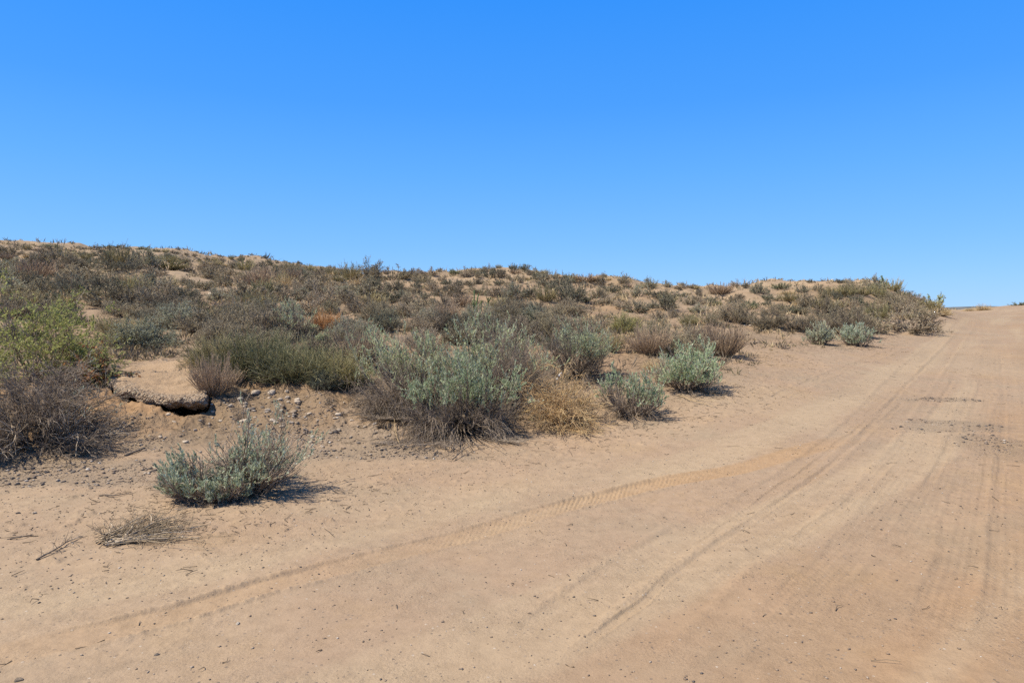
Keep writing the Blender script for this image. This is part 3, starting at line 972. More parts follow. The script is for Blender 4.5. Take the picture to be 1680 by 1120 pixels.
unique('sagebrush', sage_parts(12, W, W * .62, M['sage_leaf_blue'], 40, 260, 900, 8, .0, 1.0, 74, 60, 60, .3), 598, 572, 'blue-green sagebrush right of the orange bush', 'bush')
W = m_at(632, 610, 60)
unique('sagebrush', sage_parts(13, W, W * .75, M['sage_leaf'], 34, 220, 800, 8, .02, 1.0, 70, 40, 120, .3), 634, 612, 'pale sagebrush tucked behind left side of the big sagebrush clump', 'bush')
W = m_at(850, 640, 70)
unique('sagebrush', sage_parts(14, W, W * .6, M['sage_leaf_dull'], 34, 220, 800, 8, -.02, 1.0, 70, 60, 100, .2), 862, 636, 'dull sagebrush squeezed behind the golden tumbleweed, left of the upright sagebrush', 'bush')

# golden tumbleweed: tangle of curved stiff stems
rng = np.random.default_rng(21)
W = m_at(922, 700, 132); H = W * .66
S = stems(rng, 130, W, H, 86, 8, -.1, .15, .05, .05, .6)
B = branch(rng, S, 1100, .34 * H, .15, .6, 5, .15, 1, .35, .25)
C = branch(rng, B, 3600, .17 * H, .1, .7, 4, .1, 1, .4, .2)
unique('tumbleweed', [('branches', *join([twig_tubes(rng, S, .0050, .5, .2, .9), twig_tubes(rng, B, .0034, .6, .2, 1)]), M['gold']),
                      ('fine_twigs', *twig_tubes(rng, C, .0017, .7, .1, 1), M['gold'])], 918, 694,
       'golden dry tumbleweed tangle between the big sagebrush and the low bluish one', 'tumbleweed', .3)

# orange bush
W = m_at(534, 545, 56)
unique('orange_shrub', broom_parts(31, M['orange'], W * .60, 200, 900, 66)[0:0] or [(a_, v * np.array([W, W, 1]), f, t_, mm) for a_, v, f, t_, mm in broom_parts(31, M['orange'], W * .62, 240, 1100, 66)], 534, 543,
       'bright orange-brown fine-stemmed bush on the slope behind the sagebrush', 'bush')
# yellow-green bush
W = m_at(1026, 545, 46)
unique('yellow_green_shrub', [(a_, v * W, f, t_, mm) for a_, v, f, t_, mm in scrub_parts(32, M['olive_twig'], .78, True, .5, 70, .3, mat_leaf=M['lime'], flecks=1)], 1026, 548,
       'bright yellow-green bush on the slope above the right sagebrushes', 'bush')


# big leafy bush on the left
def leafy_bush(seed, W, H):
    rng = np.random.default_rng(seed)
    S = stems(rng, 56, W * .95, H * .9, 78, 8, .1, .12, .10, .03, .55)
    B = branch(rng, S, 480, .34 * H, .25, .55, 5, .25, 1, .2, .1)
    C = branch(rng, B, 2500, .15 * H, .15, .6, 4, .2, 1, .15, .15)
    sel = clump(C, 5, 2.2) > -.22
    C = C[sel]
    lf = leaves_on(rng, C, 7, .044, .019, .12, .65, .2)
    return rng, S, B, C, lf


rng, S, B, C, lf = leafy_bush(41, m_at(70, 620, 270), 1.36)
unique('leafy_bush', [('branches', *join([twig_tubes(rng, S, .008, .4, .1, .6, 5), twig_tubes(rng, B, .0032, .5, .1, .8)]), M['grey_bark']),
                      ('twigs', *twig_tubes(rng, C, .0018, .6, .3, .9), M['olive_twig']),
                      ('leaves', *lf, M['leaf_green'])], 62, 622, 'large leafy green bush at the left edge above the dead grey shrub', 'bush', .5)
# withered sucker with brown leaves at its right foot
rng = np.random.default_rng(43)
W = m_at(150, 635, 80)
S = stems(rng, 22, W, W * .72, 82, 6, .1, .1, .08, .04, .5)
B = branch(rng, S, 120, .3 * W, .1, .6, 4, .2, 1, .2, .2)
lf = leaves_on(rng, B, 9, .055, .032, -.15, .8, .2)
unique('withered_bush', [('branches', *join([twig_tubes(rng, S, .006, .4, 0, .5), twig_tubes(rng, B, .003, .5, 0, .6)]), M['grey_bark']),
                         ('dead_leaves', *lf, M['leaf_brown'])], 148, 632, 'withered bush with dead brown leaves between green bush and rock slab', 'bush')

# dead grey shrub on the left with bleached limbs
rng = np.random.default_rng(51)
W = m_at(70, 735, 240); H = W * .53
S = stems(rng, 110, W, H, 86, 7, -.05, .10, .12, .04, .6)
B = branch(rng, S, 1500, .34 * H, .1, .55, 5, .15, 1, .25, .15)
C = branch(rng, B, 9000, .17 * H, .05, .6, 4, .1, 1, .3, .15)
Pw = stems(rng, 14, W * .9, H * .8, 80, 8, .1, .15, .15, .05, .6, 30)
Pb = branch(rng, Pw, 130, .3 * H, .2, .7, 5, .4, 1, .35)
Lv = branch(rng, B, 260, .12 * H, .7, .5, 3, .6, 1, .1)
Lv = Lv[(Lv[:, 0, 0] > .1 * W) & (Lv[:, 0, 2] > .25 * H)]
unique('dead_shrub', [('branches', *join([twig_tubes(rng, S, .0075, .4, 0, .6, 5), twig_tubes(rng, B, .0036, .5, .1, .8)]), M['dead_grey']),
                      ('fine_twigs', *twig_tubes(rng, C, .0019, .6, .15, 1), M['dead_grey']),
                      ('bleached_limbs', *join([twig_tubes(rng, Pw, .0085, .45, .3, 1, 5), twig_tubes(rng, Pb, .0042, .5, .3, 1)]), M['pale_wood']),
                      ('leaves', *leaves_on(rng, Lv, 10, .028, .009, .5, .5, .1), M['sage_leaf_dull'])], 58, 728,
       'sprawling dead grey shrub with bleached limbs at the left edge', 'bush', .9)

# green-stemmed ephedra mass in front of the slope
for (px, py, w, h, mt, lb, sd) in (
        (360, 605, 95, 52, 'olive_twig', 'olive broom-like bush at left end of the green-stemmed row', 61),
        (418, 612, 120, 62, 'green_twig', 'green-stemmed broom bush in the middle of its row behind the stones', 62),
        (486, 620, 120, 66, 'green_twig', 'widest green-stemmed broom bush, second from right in its row', 63),
        (556, 628, 90, 56, 'olive_twig', 'straw-tipped olive broom bush just left of the big sagebrush clump', 64)):
    W = m_at(px, py, w)
    unique('broom_bush', [(a_, v * W, f, t_, mm) for a_, v, f, t_, mm in broom_parts(sd, M[mt], h / w * 1.05, 340, 2300, 84, out=.5)], px, py, lb, 'bush', group='green broom bushes in a row')
for (px, py, w, h, kind, lb) in (
        (352, 648, 62, 50, 'rust', 'rust-tipped grey bush growing against right end of the rock slab'),
        (536, 638, 44, 34, 'dark', 'small dark grey bush under the green-stemmed row, beside the stones'),
        (238, 572, 72, 44, 'dark', 'dark grey rounded bush on bare sand above the rock slab'),
        (196, 568, 60, 34, 'olive', 'low olive bush between the green leafy bush and dark rounded bush'),
        (588, 606, 72, 62, 'rust', 'rust-brown bush left of the big sagebrush clump'),
        (1184, 583, 80, 58, 'rust', 'rusty upright-twigged bush above the rightmost front sagebrush'),
        (1120, 585, 74, 52, 'grey', 'grey bush touching left side of the rusty upright bush'),
        (1064, 582, 66, 42, 'rust', 'brown fine-stemmed bush behind the bare sand patch, right of yellow-green bush'),
        (998, 576, 50, 34, 'olive', 'olive bush below the yellow-green bush'),
        (878, 604, 34, 40, 'straw', 'golden dry grass clump left of the upright sagebrush'),
        (1075, 605, 40, 22, 'straw', 'straw grass clump just left of the bright green sagebrush'),
        (1612, 509, 26, 14, 'straw', 'straw grass clump on the crest of the road'),
        (1590, 510, 16, 8, 'straw', 'smaller straw clump beside the one on the road crest'),
        (1672, 501, 20, 8, 'green', 'low green bush at the right edge on the road crest')):
    put(kind, px, py, w, h, lb)

# ------------------------------------------------------------------ bushes on the slope: (photo x, base y, width, kind, height or 0)
SLOPE = '''
15,420,58,grey,30 85,407,34,green,11 66,412,40,rust,8 137,409,22,grey,10 176,407,20,green,8 191,408,12,dark,7 206,408,20,green,8 237,411,22,green,11 257,413,16,dark,7
152,420,18,dark,11 45,436,26,dark,13 68,432,28,olive,17 110,424,42,olive,18 118,442,42,grey,20 96,452,44,grey,22 150,456,58,grey,26 58,454,48,grey,28 20,452,48,grey,28
219,440,27,grey,16 250,453,46,grey,22 190,428,28,olive,12 225,424,16,grey,9 262,425,18,olive,9 241,432,20,grey,10 276,441,48,olive,17
26,482,54,grey,30 76,484,48,grey,28 104,472,44,grey,26 132,466,54,grey,28 168,468,48,grey,24 184,503,72,grey,38 226,500,58,grey,44 266,496,54,grey,38 150,488,34,olive,18
312,445,16,grey,10 350,457,42,grey,20 382,452,32,grey,15 412,458,32,olive,14 345,436,27,olive,10 292,484,54,grey,28 330,474,44,grey,22 398,468,36,grey,18 440,458,32,grey,13
362,494,44,grey,24 422,504,58,olive,36 470,494,44,grey,24 500,474,44,grey,20 532,468,38,grey,17 562,473,38,grey,18 511,478,13,dark,9 300,506,54,grey,30 380,514,54,grey,32
442,519,64,dark,36 500,514,54,grey,34 546,516,36,grey,24 580,549,54,dark,30 266,526,62,dark,32 302,540,58,dark,38 340,546,74,grey,48 400,546,64,grey,44 440,560,74,grey,52
372,566,64,grey,48 500,552,40,dark,24 210,520,60,grey,30 196,548,62,olive,36 262,540,50,grey,30 355,560,44,grey,30 30,520,60,grey,34 90,516,54,grey,30 330,520,50,olive,30
645,459,62,grey,28 700,451,37,grey,14 742,450,30,green,14 780,449,32,grey,11 821,448,27,dark,9 846,449,22,rust,8 866,449,10,dark,9 887,450,27,olive,9 928,457,11,dark,9 960,462,44,rust,13
604,464,24,grey,12 641,477,32,dark,20 680,478,22,grey,13 706,470,22,grey,12 736,467,27,dark,12 753,468,12,dark,11 771,468,22,grey,11 821,467,30,dark,13 853,464,10,grey,8 890,468,30,dark,13
661,487,27,grey,14 693,489,22,dark,14 730,485,37,grey,18 786,483,37,grey,18 815,486,37,grey,24 870,487,30,dark,20 920,478,20,dark,13 944,484,32,straw,12 985,484,14,grey,10 1001,479,30,dark,14
1030,472,16,rust,10 1050,472,16,olive,9 1066,484,16,dark,11 1086,489,34,dark,16 1020,487,24,grey,12 960,495,22,dark,12 991,499,27,grey,15 1013,493,27,straw,12 845,506,30,dark,18 881,508,37,grey,20
1050,512,46,dark,24 1093,508,48,dark,32 1080,523,24,grey,15 845,548,54,grey,32 900,544,64,grey,38 790,534,54,pale,34 735,528,54,grey,32 690,544,54,grey,34 630,544,44,dark,38 660,520,50,grey,28
1115,487,24,dark,12 1121,474,27,grey,11 1141,474,17,olive,8 1181,482,44,rust,20 1207,470,16,grey,12 1224,471,16,dark,9 1245,482,31,dark,25 1282,474,27,green,14 1165,497,22,dark,14 1201,497,27,grey,17
1178,500,14,olive,9 1232,507,27,green,21 1262,492,32,dark,17 1296,494,31,olive,21 1317,480,23,grey,14 1313,499,27,straw,14 1291,512,38,dark,14 1205,528,48,grey,34 1146,514,28,grey,18 1130,534,30,olive,22
1170,534,27,grey,19 1259,537,50,grey,30 1311,543,40,grey,30 1102,522,20,grey,18 1330,466,14,dark,8 1350,463,20,grey,8 1376,464,17,dark,8 1392,465,14,grey,7 1417,465,15,dark,8 1342,476,20,grey,13
1367,484,31,olive,18 1391,473,17,grey,9 1416,484,30,olive,18 1403,495,24,dark,14 1419,503,28,dark,14 1335,497,17,grey,11 1366,508,44,olive,26 1376,536,56,grey,40 1461,489,28,grey,15 1485,487,27,green,13
1501,494,20,rust,10 1470,513,46,grey,28 1441,524,46,olive,30 1502,524,52,grey,34 1490,545,88,grey,42 1432,546,62,grey,44 1392,550,62,grey,44 1541,517,34,straw,16 1522,533,24,rust,14 1334,544,34,grey,30
1455,500,40,grey,22 1512,503,34,grey,22 1524,508,34,olive,18 1536,511,26,grey,14 1505,498,30,grey,16 1547,514,22,straw,10 1530,545,40,grey,18 705,500,40,grey,22 760,505,46,grey,26 930,520,50,grey,28 870,530,50,dark,30 960,545,46,grey,30 560,490,44,grey,24 610,500,46,olive,26 650,495,40,dark,22
570,560,48,grey,36 520,590,60,grey,40 700,575,60,grey,40 760,565,60,grey,40 830,585,60,grey,40 920,575,54,dark,38 1020,505,30,grey,16 1075,560,50,grey,36 1150,560,50,grey,30 460,585,70,grey,40 400,585,70,grey,44
100,535,60,dark,34 20,560,60,grey,36 620,525,44,grey,28 540,470,30,straw,12 1130,500,26,grey,14 1290,482,22,straw,11 1400,512,36,grey,22
'''
for tok in SLOPE.split():
    a = tok.split(',')
    k = a[3]
    if k == 'grey' and float(a[1]) > 470 and rnd.random() < .07: k = 'pale'
    if k == 'grey' and rnd.random() < .05: k = 'rust'
    put(k, float(a[0]), float(a[1]), float(a[2]), float(a[4]) if float(a[4]) else None)

# ------------------------------------------------------------------ filling bushes where the slope is overgrown
FILL = [((0, 425, 300, 520), 40, 1.2), ((250, 445, 620, 560), 96, 1.15), ((600, 485, 940, 575), 44, 1.1), ((600, 450, 1130, 500), 30, .75), ((1340, 475, 1520, 535), 16, .95), ((1100, 475, 1340, 520), 10, .7), ((0, 408, 600, 445), 60, .68), ((560, 440, 1120, 465), 16, .7)]
CLEAR = [(505, 518, 566, 558), (1003, 508, 1048, 540), (768, 470, 800, 512), (205, 538, 275, 575), (142, 482, 192, 540), (230, 572, 318, 605), (283, 432, 322, 452), (340, 474, 362, 492), (544, 500, 562, 515), (1030, 488, 1075, 512), (225, 570, 320, 600), (640, 535, 670, 560), (1130, 500, 1150, 508), (520, 558, 560, 575)]
taken = [(p[2], p[3], p[4]) for p in PLACED]
for (x0, y0, x1, y1), n, s in FILL:
    k = 0; tries = 0
    while k < n and tries < n * 30:
        tries += 1
        px = rnd.uniform(x0, x1); py = rnd.uniform(y0, y1)
        x, d, hit = ray_ground([px], [py], lambda a, b: height(a, b, 1))
        if not hit[0] or d[0] > 150: continue
        w = rnd.uniform(.6, 1.3) * s * FPX / float(d[0])
        if any(px + w * .62 > c[0] and px - w * .62 < c[2] and py > c[1] and py - w * .62 < c[3] for c in CLEAR): continue
        if any(abs(px - q[0]) < (w + q[2]) * .30 and abs(py - q[1]) < (w + q[2]) * .12 for q in taken): continue
        kind = rnd.choices(['grey', 'dark', 'olive', 'rust', 'straw', 'pale'], [9, 3.5, 3.4, .7, 1.2, 1.5])[0]
        o = put(kind, px, py, w * (.75 if kind == 'straw' else 1), None)
        taken.append((px, py, w)); k += 1

# ------------------------------------------------------------------ small trees and stalks
for (px, py, w, h, sd, lb) in ((1447, 478, 18, 22, 71, 'spindly little tree on the skyline of the right hill'), (1537, 507, 32, 26, 72, 'bushy little tree leaning over the end of the right hill by the road')):
    x, d, z = ground_at(px, py)
    rng = np.random.default_rng(sd)
    Hh = h * d / FPX; Ww = w * d / FPX
    T = stems(rng, 7, Ww * 1.1, Hh * .95, 62, 6, .2, 0, .03, .04, .8)
    B = branch(rng, T, 50, .3 * Hh, .4, .6, 4, .4, 1, .2)
    C = branch(rng, B, 150, .12 * Hh, .3, .7, 3, .3, 1, .2)
    unique('small_tree', [('trunk', *join([twig_tubes(rng, T, .028, .4, 0, .5, 5), twig_tubes(rng, B, .014, .5, 0, .6)]), M['grey_bark']),
                          ('crown', *leaves_on(rng, C, 5, .085, .032, .2, .8, .1), M['lime'] if sd == 72 else M['shrub_green'])], px, py, lb, 'tree')
x, d, z = ground_at(783, 522)
rng = np.random.default_rng(73)
S = stems(rng, 5, .55, 1.05, 30, 8, .5, 0, .08, .03, .75)
B = branch(rng, S, 24, .2, .9, .6, 5, .4, 1, .1)
unique('cholla_cactus', [('stems', *join([twig_tubes(rng, S, .026, .7, 0, .3, 6), twig_tubes(rng, B, .018, .8, 0, .4, 6)]), M['shrub_green']),
                         ('spines', *leaves_on(rng, np.concatenate([S[:, ::1][:, :5], B]), 40, .05, .006, 0, 2.0, .1), M['straw'])], 783, 522,
       'dark spindly cactus with pale spines standing above the big sagebrush', 'cactus')

# ------------------------------------------------------------------ labels for the slope bushes: kind + where on the slope + order
XB = [(110, 'above the green leafy bush'), (210, 'up-slope left of the rock slab'), (340, 'straight up-slope from the rock slab'), (450, 'up-slope from the lone front sagebrush'), (520, 'up-slope just left of the orange bush'), (590, 'up-slope from the orange bush'),
      (680, 'above the burrow sagebrush'), (760, 'left of the spindly cactus'), (840, 'right of the spindly cactus'), (920, 'above the golden tumbleweed'), (1000, 'left of the yellow-green bush'), (1090, 'above the yellow-green bush'), (1160, 'above the bright green sagebrush'),
      (1240, 'above the rusty upright bush'), (1310, 'left side of the right hill'), (1380, 'above the small grey sagebrush'), (1450, 'above the small round sagebrush'), (1700, 'right end of the right hill')]


def size_word(w_m): return 'small' if w_m < .75 else ('' if w_m < 1.35 else 'wide')


def where(px, d):
    for lim, ph in XB:
        if px < lim: xs = ph; break
    ys = 'on foot of slope' if d < 16 else ('on lower slope' if d < 23 else ('on middle slope' if d < 33 else ('on upper slope' if d < 43 else 'near skyline')))
    return ys + ', ' + xs


groups = {}
for p in PLACED:
    o, kind, px, py, w, d, lb, gp = p
    GP = {'grey': 'grey twiggy bushes on the slope', 'dark': 'dark bushes on the slope', 'olive': 'olive bushes on the slope', 'rust': 'rusty bushes on the slope', 'straw': 'dry grass clumps', 'pale': 'pale bushes on the slope', 'green': 'green bushes on the ridge'}
    o['group'] = gp or GP[kind]
    if lb: o['label'] = lb; continue
    key = ' '.join((size_word(w * d / FPX) + ' ' + NAMES[kind][1]).split()) + ' ' + where(px, d)
    groups.setdefault(key, []).append(p)
ORD = ['leftmost', 'second from left', 'third from left', 'fourth from left', 'fifth from left', 'sixth from left', 'seventh from left', 'eighth from left', 'ninth from left', 'tenth from left']
for key, ps in groups.items():
    ps.sort(key=lambda q: q[2])
    for i, p in enumerate(ps):
        if len(ps) == 1: s = key
        elif i == len(ps) - 1: s = key + ', rightmost'
        else: s = key + ', ' + ORD[min(i, 9)]
        p[0]['label'] = s

# ------------------------------------------------------------------ rock slab jutting from the bank
rings = [(t_, 0.0, 0) for t_ in np.linspace(.02, .93, 26)] + [(.975, -.003, .6), (1.0, -.014, 1), (1.012, -.045, 1), (.995, -.080, 1), (.96, -.11, 1), (.88, -.135, 1), (.6, -.15, 0), (.1, -.15, 0)]
SV, SE = [], []
for t_, dz, ed in rings:
    n1 = fbm(loop[:, 0] * 5, loop[:, 1] * 5, 3, 3) * .10
    k = t_ * (1 + n1 * (t_ > .5) * t_)
    x = loop[:, 0] * k; y = loop[:, 1] * k
    X = x + oc[0]; Y = y + oc[1]
    crumb = .55 + 1.1 * (fbm(X * 4, Y * 4, 3, 51) + .35)
    k2 = 1 + (ed > 0) * fbm(X * 11, Y * 11 + dz * 30, 3, 57) * .06
    x = x * k2; y = y * k2
    zz = SLAB_UP + pl(x, y) + dz * crumb + fbm(X * 1.7, Y * 1.7, 4, 9) * .05 + fbm(X * 9, Y * 9, 3, 19) * .022 + (ed > 0) * fbm(X * 16 + dz * 50, Y * 16, 2, 29) * .03
    zz = zz + .11 * np.exp(-(((X + 4.85) / .36) ** 2 + ((Y - 10.1) / .30) ** 2)) * (dz > -.02)
    SV.append(np.stack([x, y, zz], 1))
    frontness = sstep(.1, -.5, loop[:, 1])
    SE.append(np.clip(ed + sstep(.50, .82, t_) * .9 * (dz > -.01) * frontness, 0, 1) if True else 0)
SV = np.concatenate(SV); SE = np.concatenate([np.broadcast_to(s_, nl) for s_ in SE])
a = np.arange(len(rings) - 1)[:, None]; b_ = np.arange(nl)[None, :]
sq = np.stack([a * nl + b_, a * nl + (b_ + 1) % nl, (a + 1) * nl + (b_ + 1) % nl, (a + 1) * nl + b_], -1).reshape(-1, 4)
caps = [np.arange(nl)[None, :], ((len(rings) - 1) * nl + np.arange(nl))[None, ::-1]]
me = new_mesh('rock_slab', SV, [sq[:, ::-1]] + caps, [M['slab']], {'edge': SE}, True)
o = link('rock_slab', me); o.location = oc
tag(o, 'broad pale rock slab jutting out of the sandy bank above its shadow', 'rock')


# ------------------------------------------------------------------ stones
def rock_mesh(seed, nu=14, nv=9):
    rng = np.random.default_rng(seed)
    u = np.linspace(0, 2 * PI, nu, endpoint=False); v = np.linspace(-PI / 2, PI / 2, nv + 2)[1:-1]
    uu, vv = np.meshgrid(u, v)
    P = np.stack([np.cos(vv) * np.cos(uu), np.cos(vv) * np.sin(uu), np.sin(vv)], -1).reshape(-1, 3)
    P = np.vstack([P, [[0, 0, -1]], [[0, 0, 1]]])
    for _ in range(9):      # cut by planes for facets
        nrm = rng.normal(size=3); nrm /= np.linalg.norm(nrm); dd = rng.uniform(.55, .85)
        ov = P @ nrm - dd
        P = P - np.maximum(ov, 0)[:, None] * nrm
    P += rng.normal(size=P.shape) * .03
    P *= np.array([.5, .42, .27])
    a = np.arange(nv - 1)[:, None]; b = np.arange(nu)[None, :]
    q = np.stack([a * nu + b, a * nu + (b + 1) % nu, (a + 1) * nu + (b + 1) % nu, (a + 1) * nu + b], -1).reshape(-1, 4)
    bot, top = nv * nu, nv * nu + 1
    tb = np.stack([np.full(nu, bot), (np.arange(nu) + 1) % nu, np.arange(nu)], 1)
    tt = np.stack([np.full(nu, top), (nv - 1) * nu + np.arange(nu), (nv - 1) * nu + (np.arange(nu) + 1) % nu], 1)
    return P, q, np.vstack([tb, tt])


ROCKS = []; PALE = []
for i in range(7):
    P, q, tr_ = rock_mesh(500 + i)
    ROCKS.append(new_mesh('stone', P, [q, tr_], [M['stone']], {'tint': np.full(len(P), .1 * i)}))
    PALE.append(new_mesh('pale_stone', P, [q, tr_], [M['pale_stone']]))


def rock(px, py, w, label, pale=True, group=None, name='stone', tall=1.0):
    x, d, z = ground_at(px, py)
    W = w * d / FPX
    o = link(name, rnd.choice(PALE if pale else ROCKS))
    o.location = (x, d, z + .07 * W * tall); o.rotation_euler = (rnd.uniform(-.25, .25), rnd.uniform(-.25, .25), rnd.uniform(0, 6.28)); o.scale = (W, W, W * tall)
    tag(o, label, 'stone', group)
    return o


rock(419, 646, 19, 'flat pale stone, left of the two largest by the rust-tipped bush', group='largest stones on the bank')
rock(446, 645, 17, 'upright tan stone, right of the two largest below the green-stemmed row', group='largest stones on the bank', tall=1.5)
rock(276, 679, 10, 'small round stone on sand just below the front edge of the slab')
rock(304, 725, 13, 'white flake of stone on sand below the slab')
rock(508, 680, 12, 'grey-white stone in the gravel above the lone sagebrush', group='stones in the gravel patch')
rock(555, 680, 13, 'tan stone in the gravel, highest of those nearest the burrow', group='stones in the gravel patch')
rock(549, 709, 14, 'largest grey stone in the dark gravel patch left of the burrow', False, group='stones in the gravel patch')
rock(1231, 535, 7, 'bright white stone, left of the pair on the slope edge below the right hill', group='white stones on the slope edge')
rock(1222, 534, 5, 'small tan stone touching the white stone on the slope edge', group='white stones on the slope edge')
rock(350, 487, 20, 'pale block of rock among bushes on the left slope', name='boulder', tall=1.6)
rock(553, 512, 15, 'pale block of rock just above the orange bush', name='boulder', tall=1.8)
rock(257, 1072, 9, 'dark round pebble on the sand near the bottom left', False)
rock(390, 1022, 9, 'dark pebble beside the tyre track, right of the lower one', False)
rock(30, 1115, 16, 'dark stone at the bottom left corner', False)
rng_ = random.Random(77)
bank_stones = [(402, 668, 10), (458, 664, 11), (470, 652, 9), (462, 673, 8), (490, 668, 9), (430, 668, 9), (437, 676, 8), (410, 700, 10), (462, 700, 11), (500, 705, 9), (520, 690, 8), (575, 690, 8), (600, 700, 9), (530, 735, 8), (452, 692, 10), (480, 680, 10),
               (350, 675, 9), (365, 690, 8), (330, 690, 8), (318, 705, 9), (285, 690, 8), (262, 715, 8), (230, 720, 9), (240, 738, 8), (248, 772, 9), (235, 775, 7), (330, 740, 7), (345, 700, 8), (380, 665, 10), (395, 655, 11), (585, 665, 8), (610, 675, 7), (470, 640, 8), (405, 640, 10)] + [(rng_.uniform(392, 490), rng_.uniform(640, 700), rng_.choice([6, 7, 8, 10, 13])) for _ in range(34)] + [(rng_.uniform(490, 620), rng_.uniform(655, 730), rng_.choice([5, 6, 7, 9])) for _ in range(22)]
for px, py, w in bank_stones:
    pale_ = rnd.random() < .6
    spot = 'on the sand below the rock slab' if px < 375 else ('in the rubble under the green-stemmed row' if py < 668 else ('behind the lone front sagebrush' if px < 490 else 'in the gravel left of the burrow hole'))
    rock(px + rnd.uniform(-3, 3), py, w, ('small pale stone ' if pale_ else 'small tan-grey stone ') + spot, pale_, 'small loose stones on the bank')
for px, py, w in [(150, 800, 8), (30, 842, 9), (57, 842, 8), (105, 905, 6), (95, 790, 10), (60, 775, 9), (120, 775, 10), (20, 785, 9), (135, 812, 7)]:
    rock(px, py, w, 'small dark stone lying in or below the gravel under the dead shrub', False, 'stones under the dead shrub')


# ------------------------------------------------------------------ gravel and litter (uncountable)
def pebbles(name, pts, sizes, tints, mat, seed):
    rng = np.random.default_rng(seed)
    n = len(pts)
    base = np.array([[1, 0, 0], [0, 1, 0], [-1, 0, 0], [0, -1, 0], [0, 0, 1], [0, 0, -1], [.62, .62, .35], [-.62, .62, .3], [-.62, -.62, .35], [.62, -.62, .3]], float)
    fc = np.array([[0, 6, 4], [6, 1, 4], [1, 7, 4], [7, 2, 4], [2, 8, 4], [8, 3, 4], [3, 9, 4], [9, 0, 4], [6, 0, 5], [1, 6, 5], [7, 1, 5], [2, 7, 5], [8, 2, 5], [3, 8, 5], [9, 3, 5], [0, 9, 5]])
    sc = sizes[:, None] * np.stack([rng.uniform(.7, 1.2, n), rng.uniform(.5, .9, n), rng.uniform(.3, .6, n)], 1) * .5
    V = base[None] * sc[:, None] * (1 + rng.normal(size=(n, 10, 1)) * .14)
    a = rng.uniform(0, 2 * PI, n); ca, sa = np.cos(a)[:, None], np.sin(a)[:, None]
    X = V[..., 0] * ca - V[..., 1] * sa; Y = V[..., 0] * sa + V[..., 1] * ca
    V = np.stack([X, Y, V[..., 2]], -1) + pts[:, None]
    V[..., 2] += sizes[:, None] * .08
    F = (fc[None] + np.arange(n)[:, None, None] * 10).reshape(-1, 3)
    return link(name, new_mesh(name, V.reshape(-1, 3), [F], [mat], {'tint': np.repeat(tints, 10)}))


rng = np.random.default_rng(9)
pts = []
n0 = 300000
x = rng.uniform(-8, 11, n0); y = rng.uniform(2.4, 20, n0)
keep = np.abs(x) < y * .80 + .3
x, y = x[keep], y[keep]
v, u, onr, wl = ground_mask(x, y)
gm = gravel_mask(x, y)
pr = .035 + .05 * sstep(8, 4, y) + .85 * gm * sstep(-.3, .3, fbm(x * 2.2, y * 2.2, 3, 46)) + .06 * (1 - onr) + .12 * (1 - onr) * sstep(9, 6, y) + .12 * sstep(.05, .35, fbm(x * .9, y * .9, 3, 44)) * (1 - .6 * onr)
keep = rng.uniform(size=len(x)) < pr * np.where(y > 11, .6, 1)
x, y, gm, onr = x[keep], y[keep], gm[keep], onr[keep]
size = np.exp(rng.normal(size=len(x)) * .66) * (.0085 + .0085 * gm * (1 - .6 * onr))
size = np.minimum(size, np.where(gm > .4, .055, .020))
z = height(x, y, 2)
o = pebbles('gravel', np.stack([x, y, z], 1), size, rng.uniform(0, 1, len(x)) ** np.where((x < -5) | (x > 3), 1.4, .8), M['gravel'], 3)
tag(o, 'grey and tan gravel strewn over the sand and bank', kind='stuff')

# twig litter: short sticks on the ground, thickest round the bushes
n0 = 120000
x = rng.uniform(-11, 12, n0); y = rng.uniform(3, 24, n0)
keep = np.abs(x) < y * .80 + .3
x, y = x[keep], y[keep]
v, u, onr, wl = ground_mask(x, y)
under = np.zeros(len(x))
for q in [(o_.location.x, o_.location.y, .9) for o_ in COL.objects if o_.get('category') in ('bush', 'tumbleweed', 'grass clump') and o_.location.y < 26]:
    under = np.maximum(under, np.exp(-(((x - q[0]) / 1.0) ** 2 + ((y - q[1]) / .9) ** 2)))
pr = .010 + .8 * under * (1 - onr) + .10 * np.clip(wl, 0, 1) + .10 * gravel_mask(x, y) * (1 - onr)
keep = rng.uniform(size=len(x)) < pr
x, y = x[keep], y[keep]; n = len(x)
L = np.exp(rng.normal(size=n) * .55) * .05
an = rng.uniform(0, 2 * PI, n)
s = np.linspace(-.5, .5, 3)[None, :]
px_ = x[:, None] + np.cos(an)[:, None] * L[:, None] * s; py_ = y[:, None] + np.sin(an)[:, None] * L[:, None] * s
pz_ = height(px_.ravel(), py_.ravel(), 2).reshape(px_.shape) + .004 + rng.uniform(0, .012, (n, 1)) * (s + .5)
P = np.stack([px_, py_, pz_], -1); P[:, 1] += rng.normal(size=(n, 3)) * .006
V, F, T = twig_tubes(rng, P, .0026, .6, 0, 1)
o = link('twig_litter', new_mesh('twig_litter', V, [F], [M['litter']], {'tint': T}))
tag(o, 'broken twigs and dry litter on the sand round the bushes', kind='stuff')


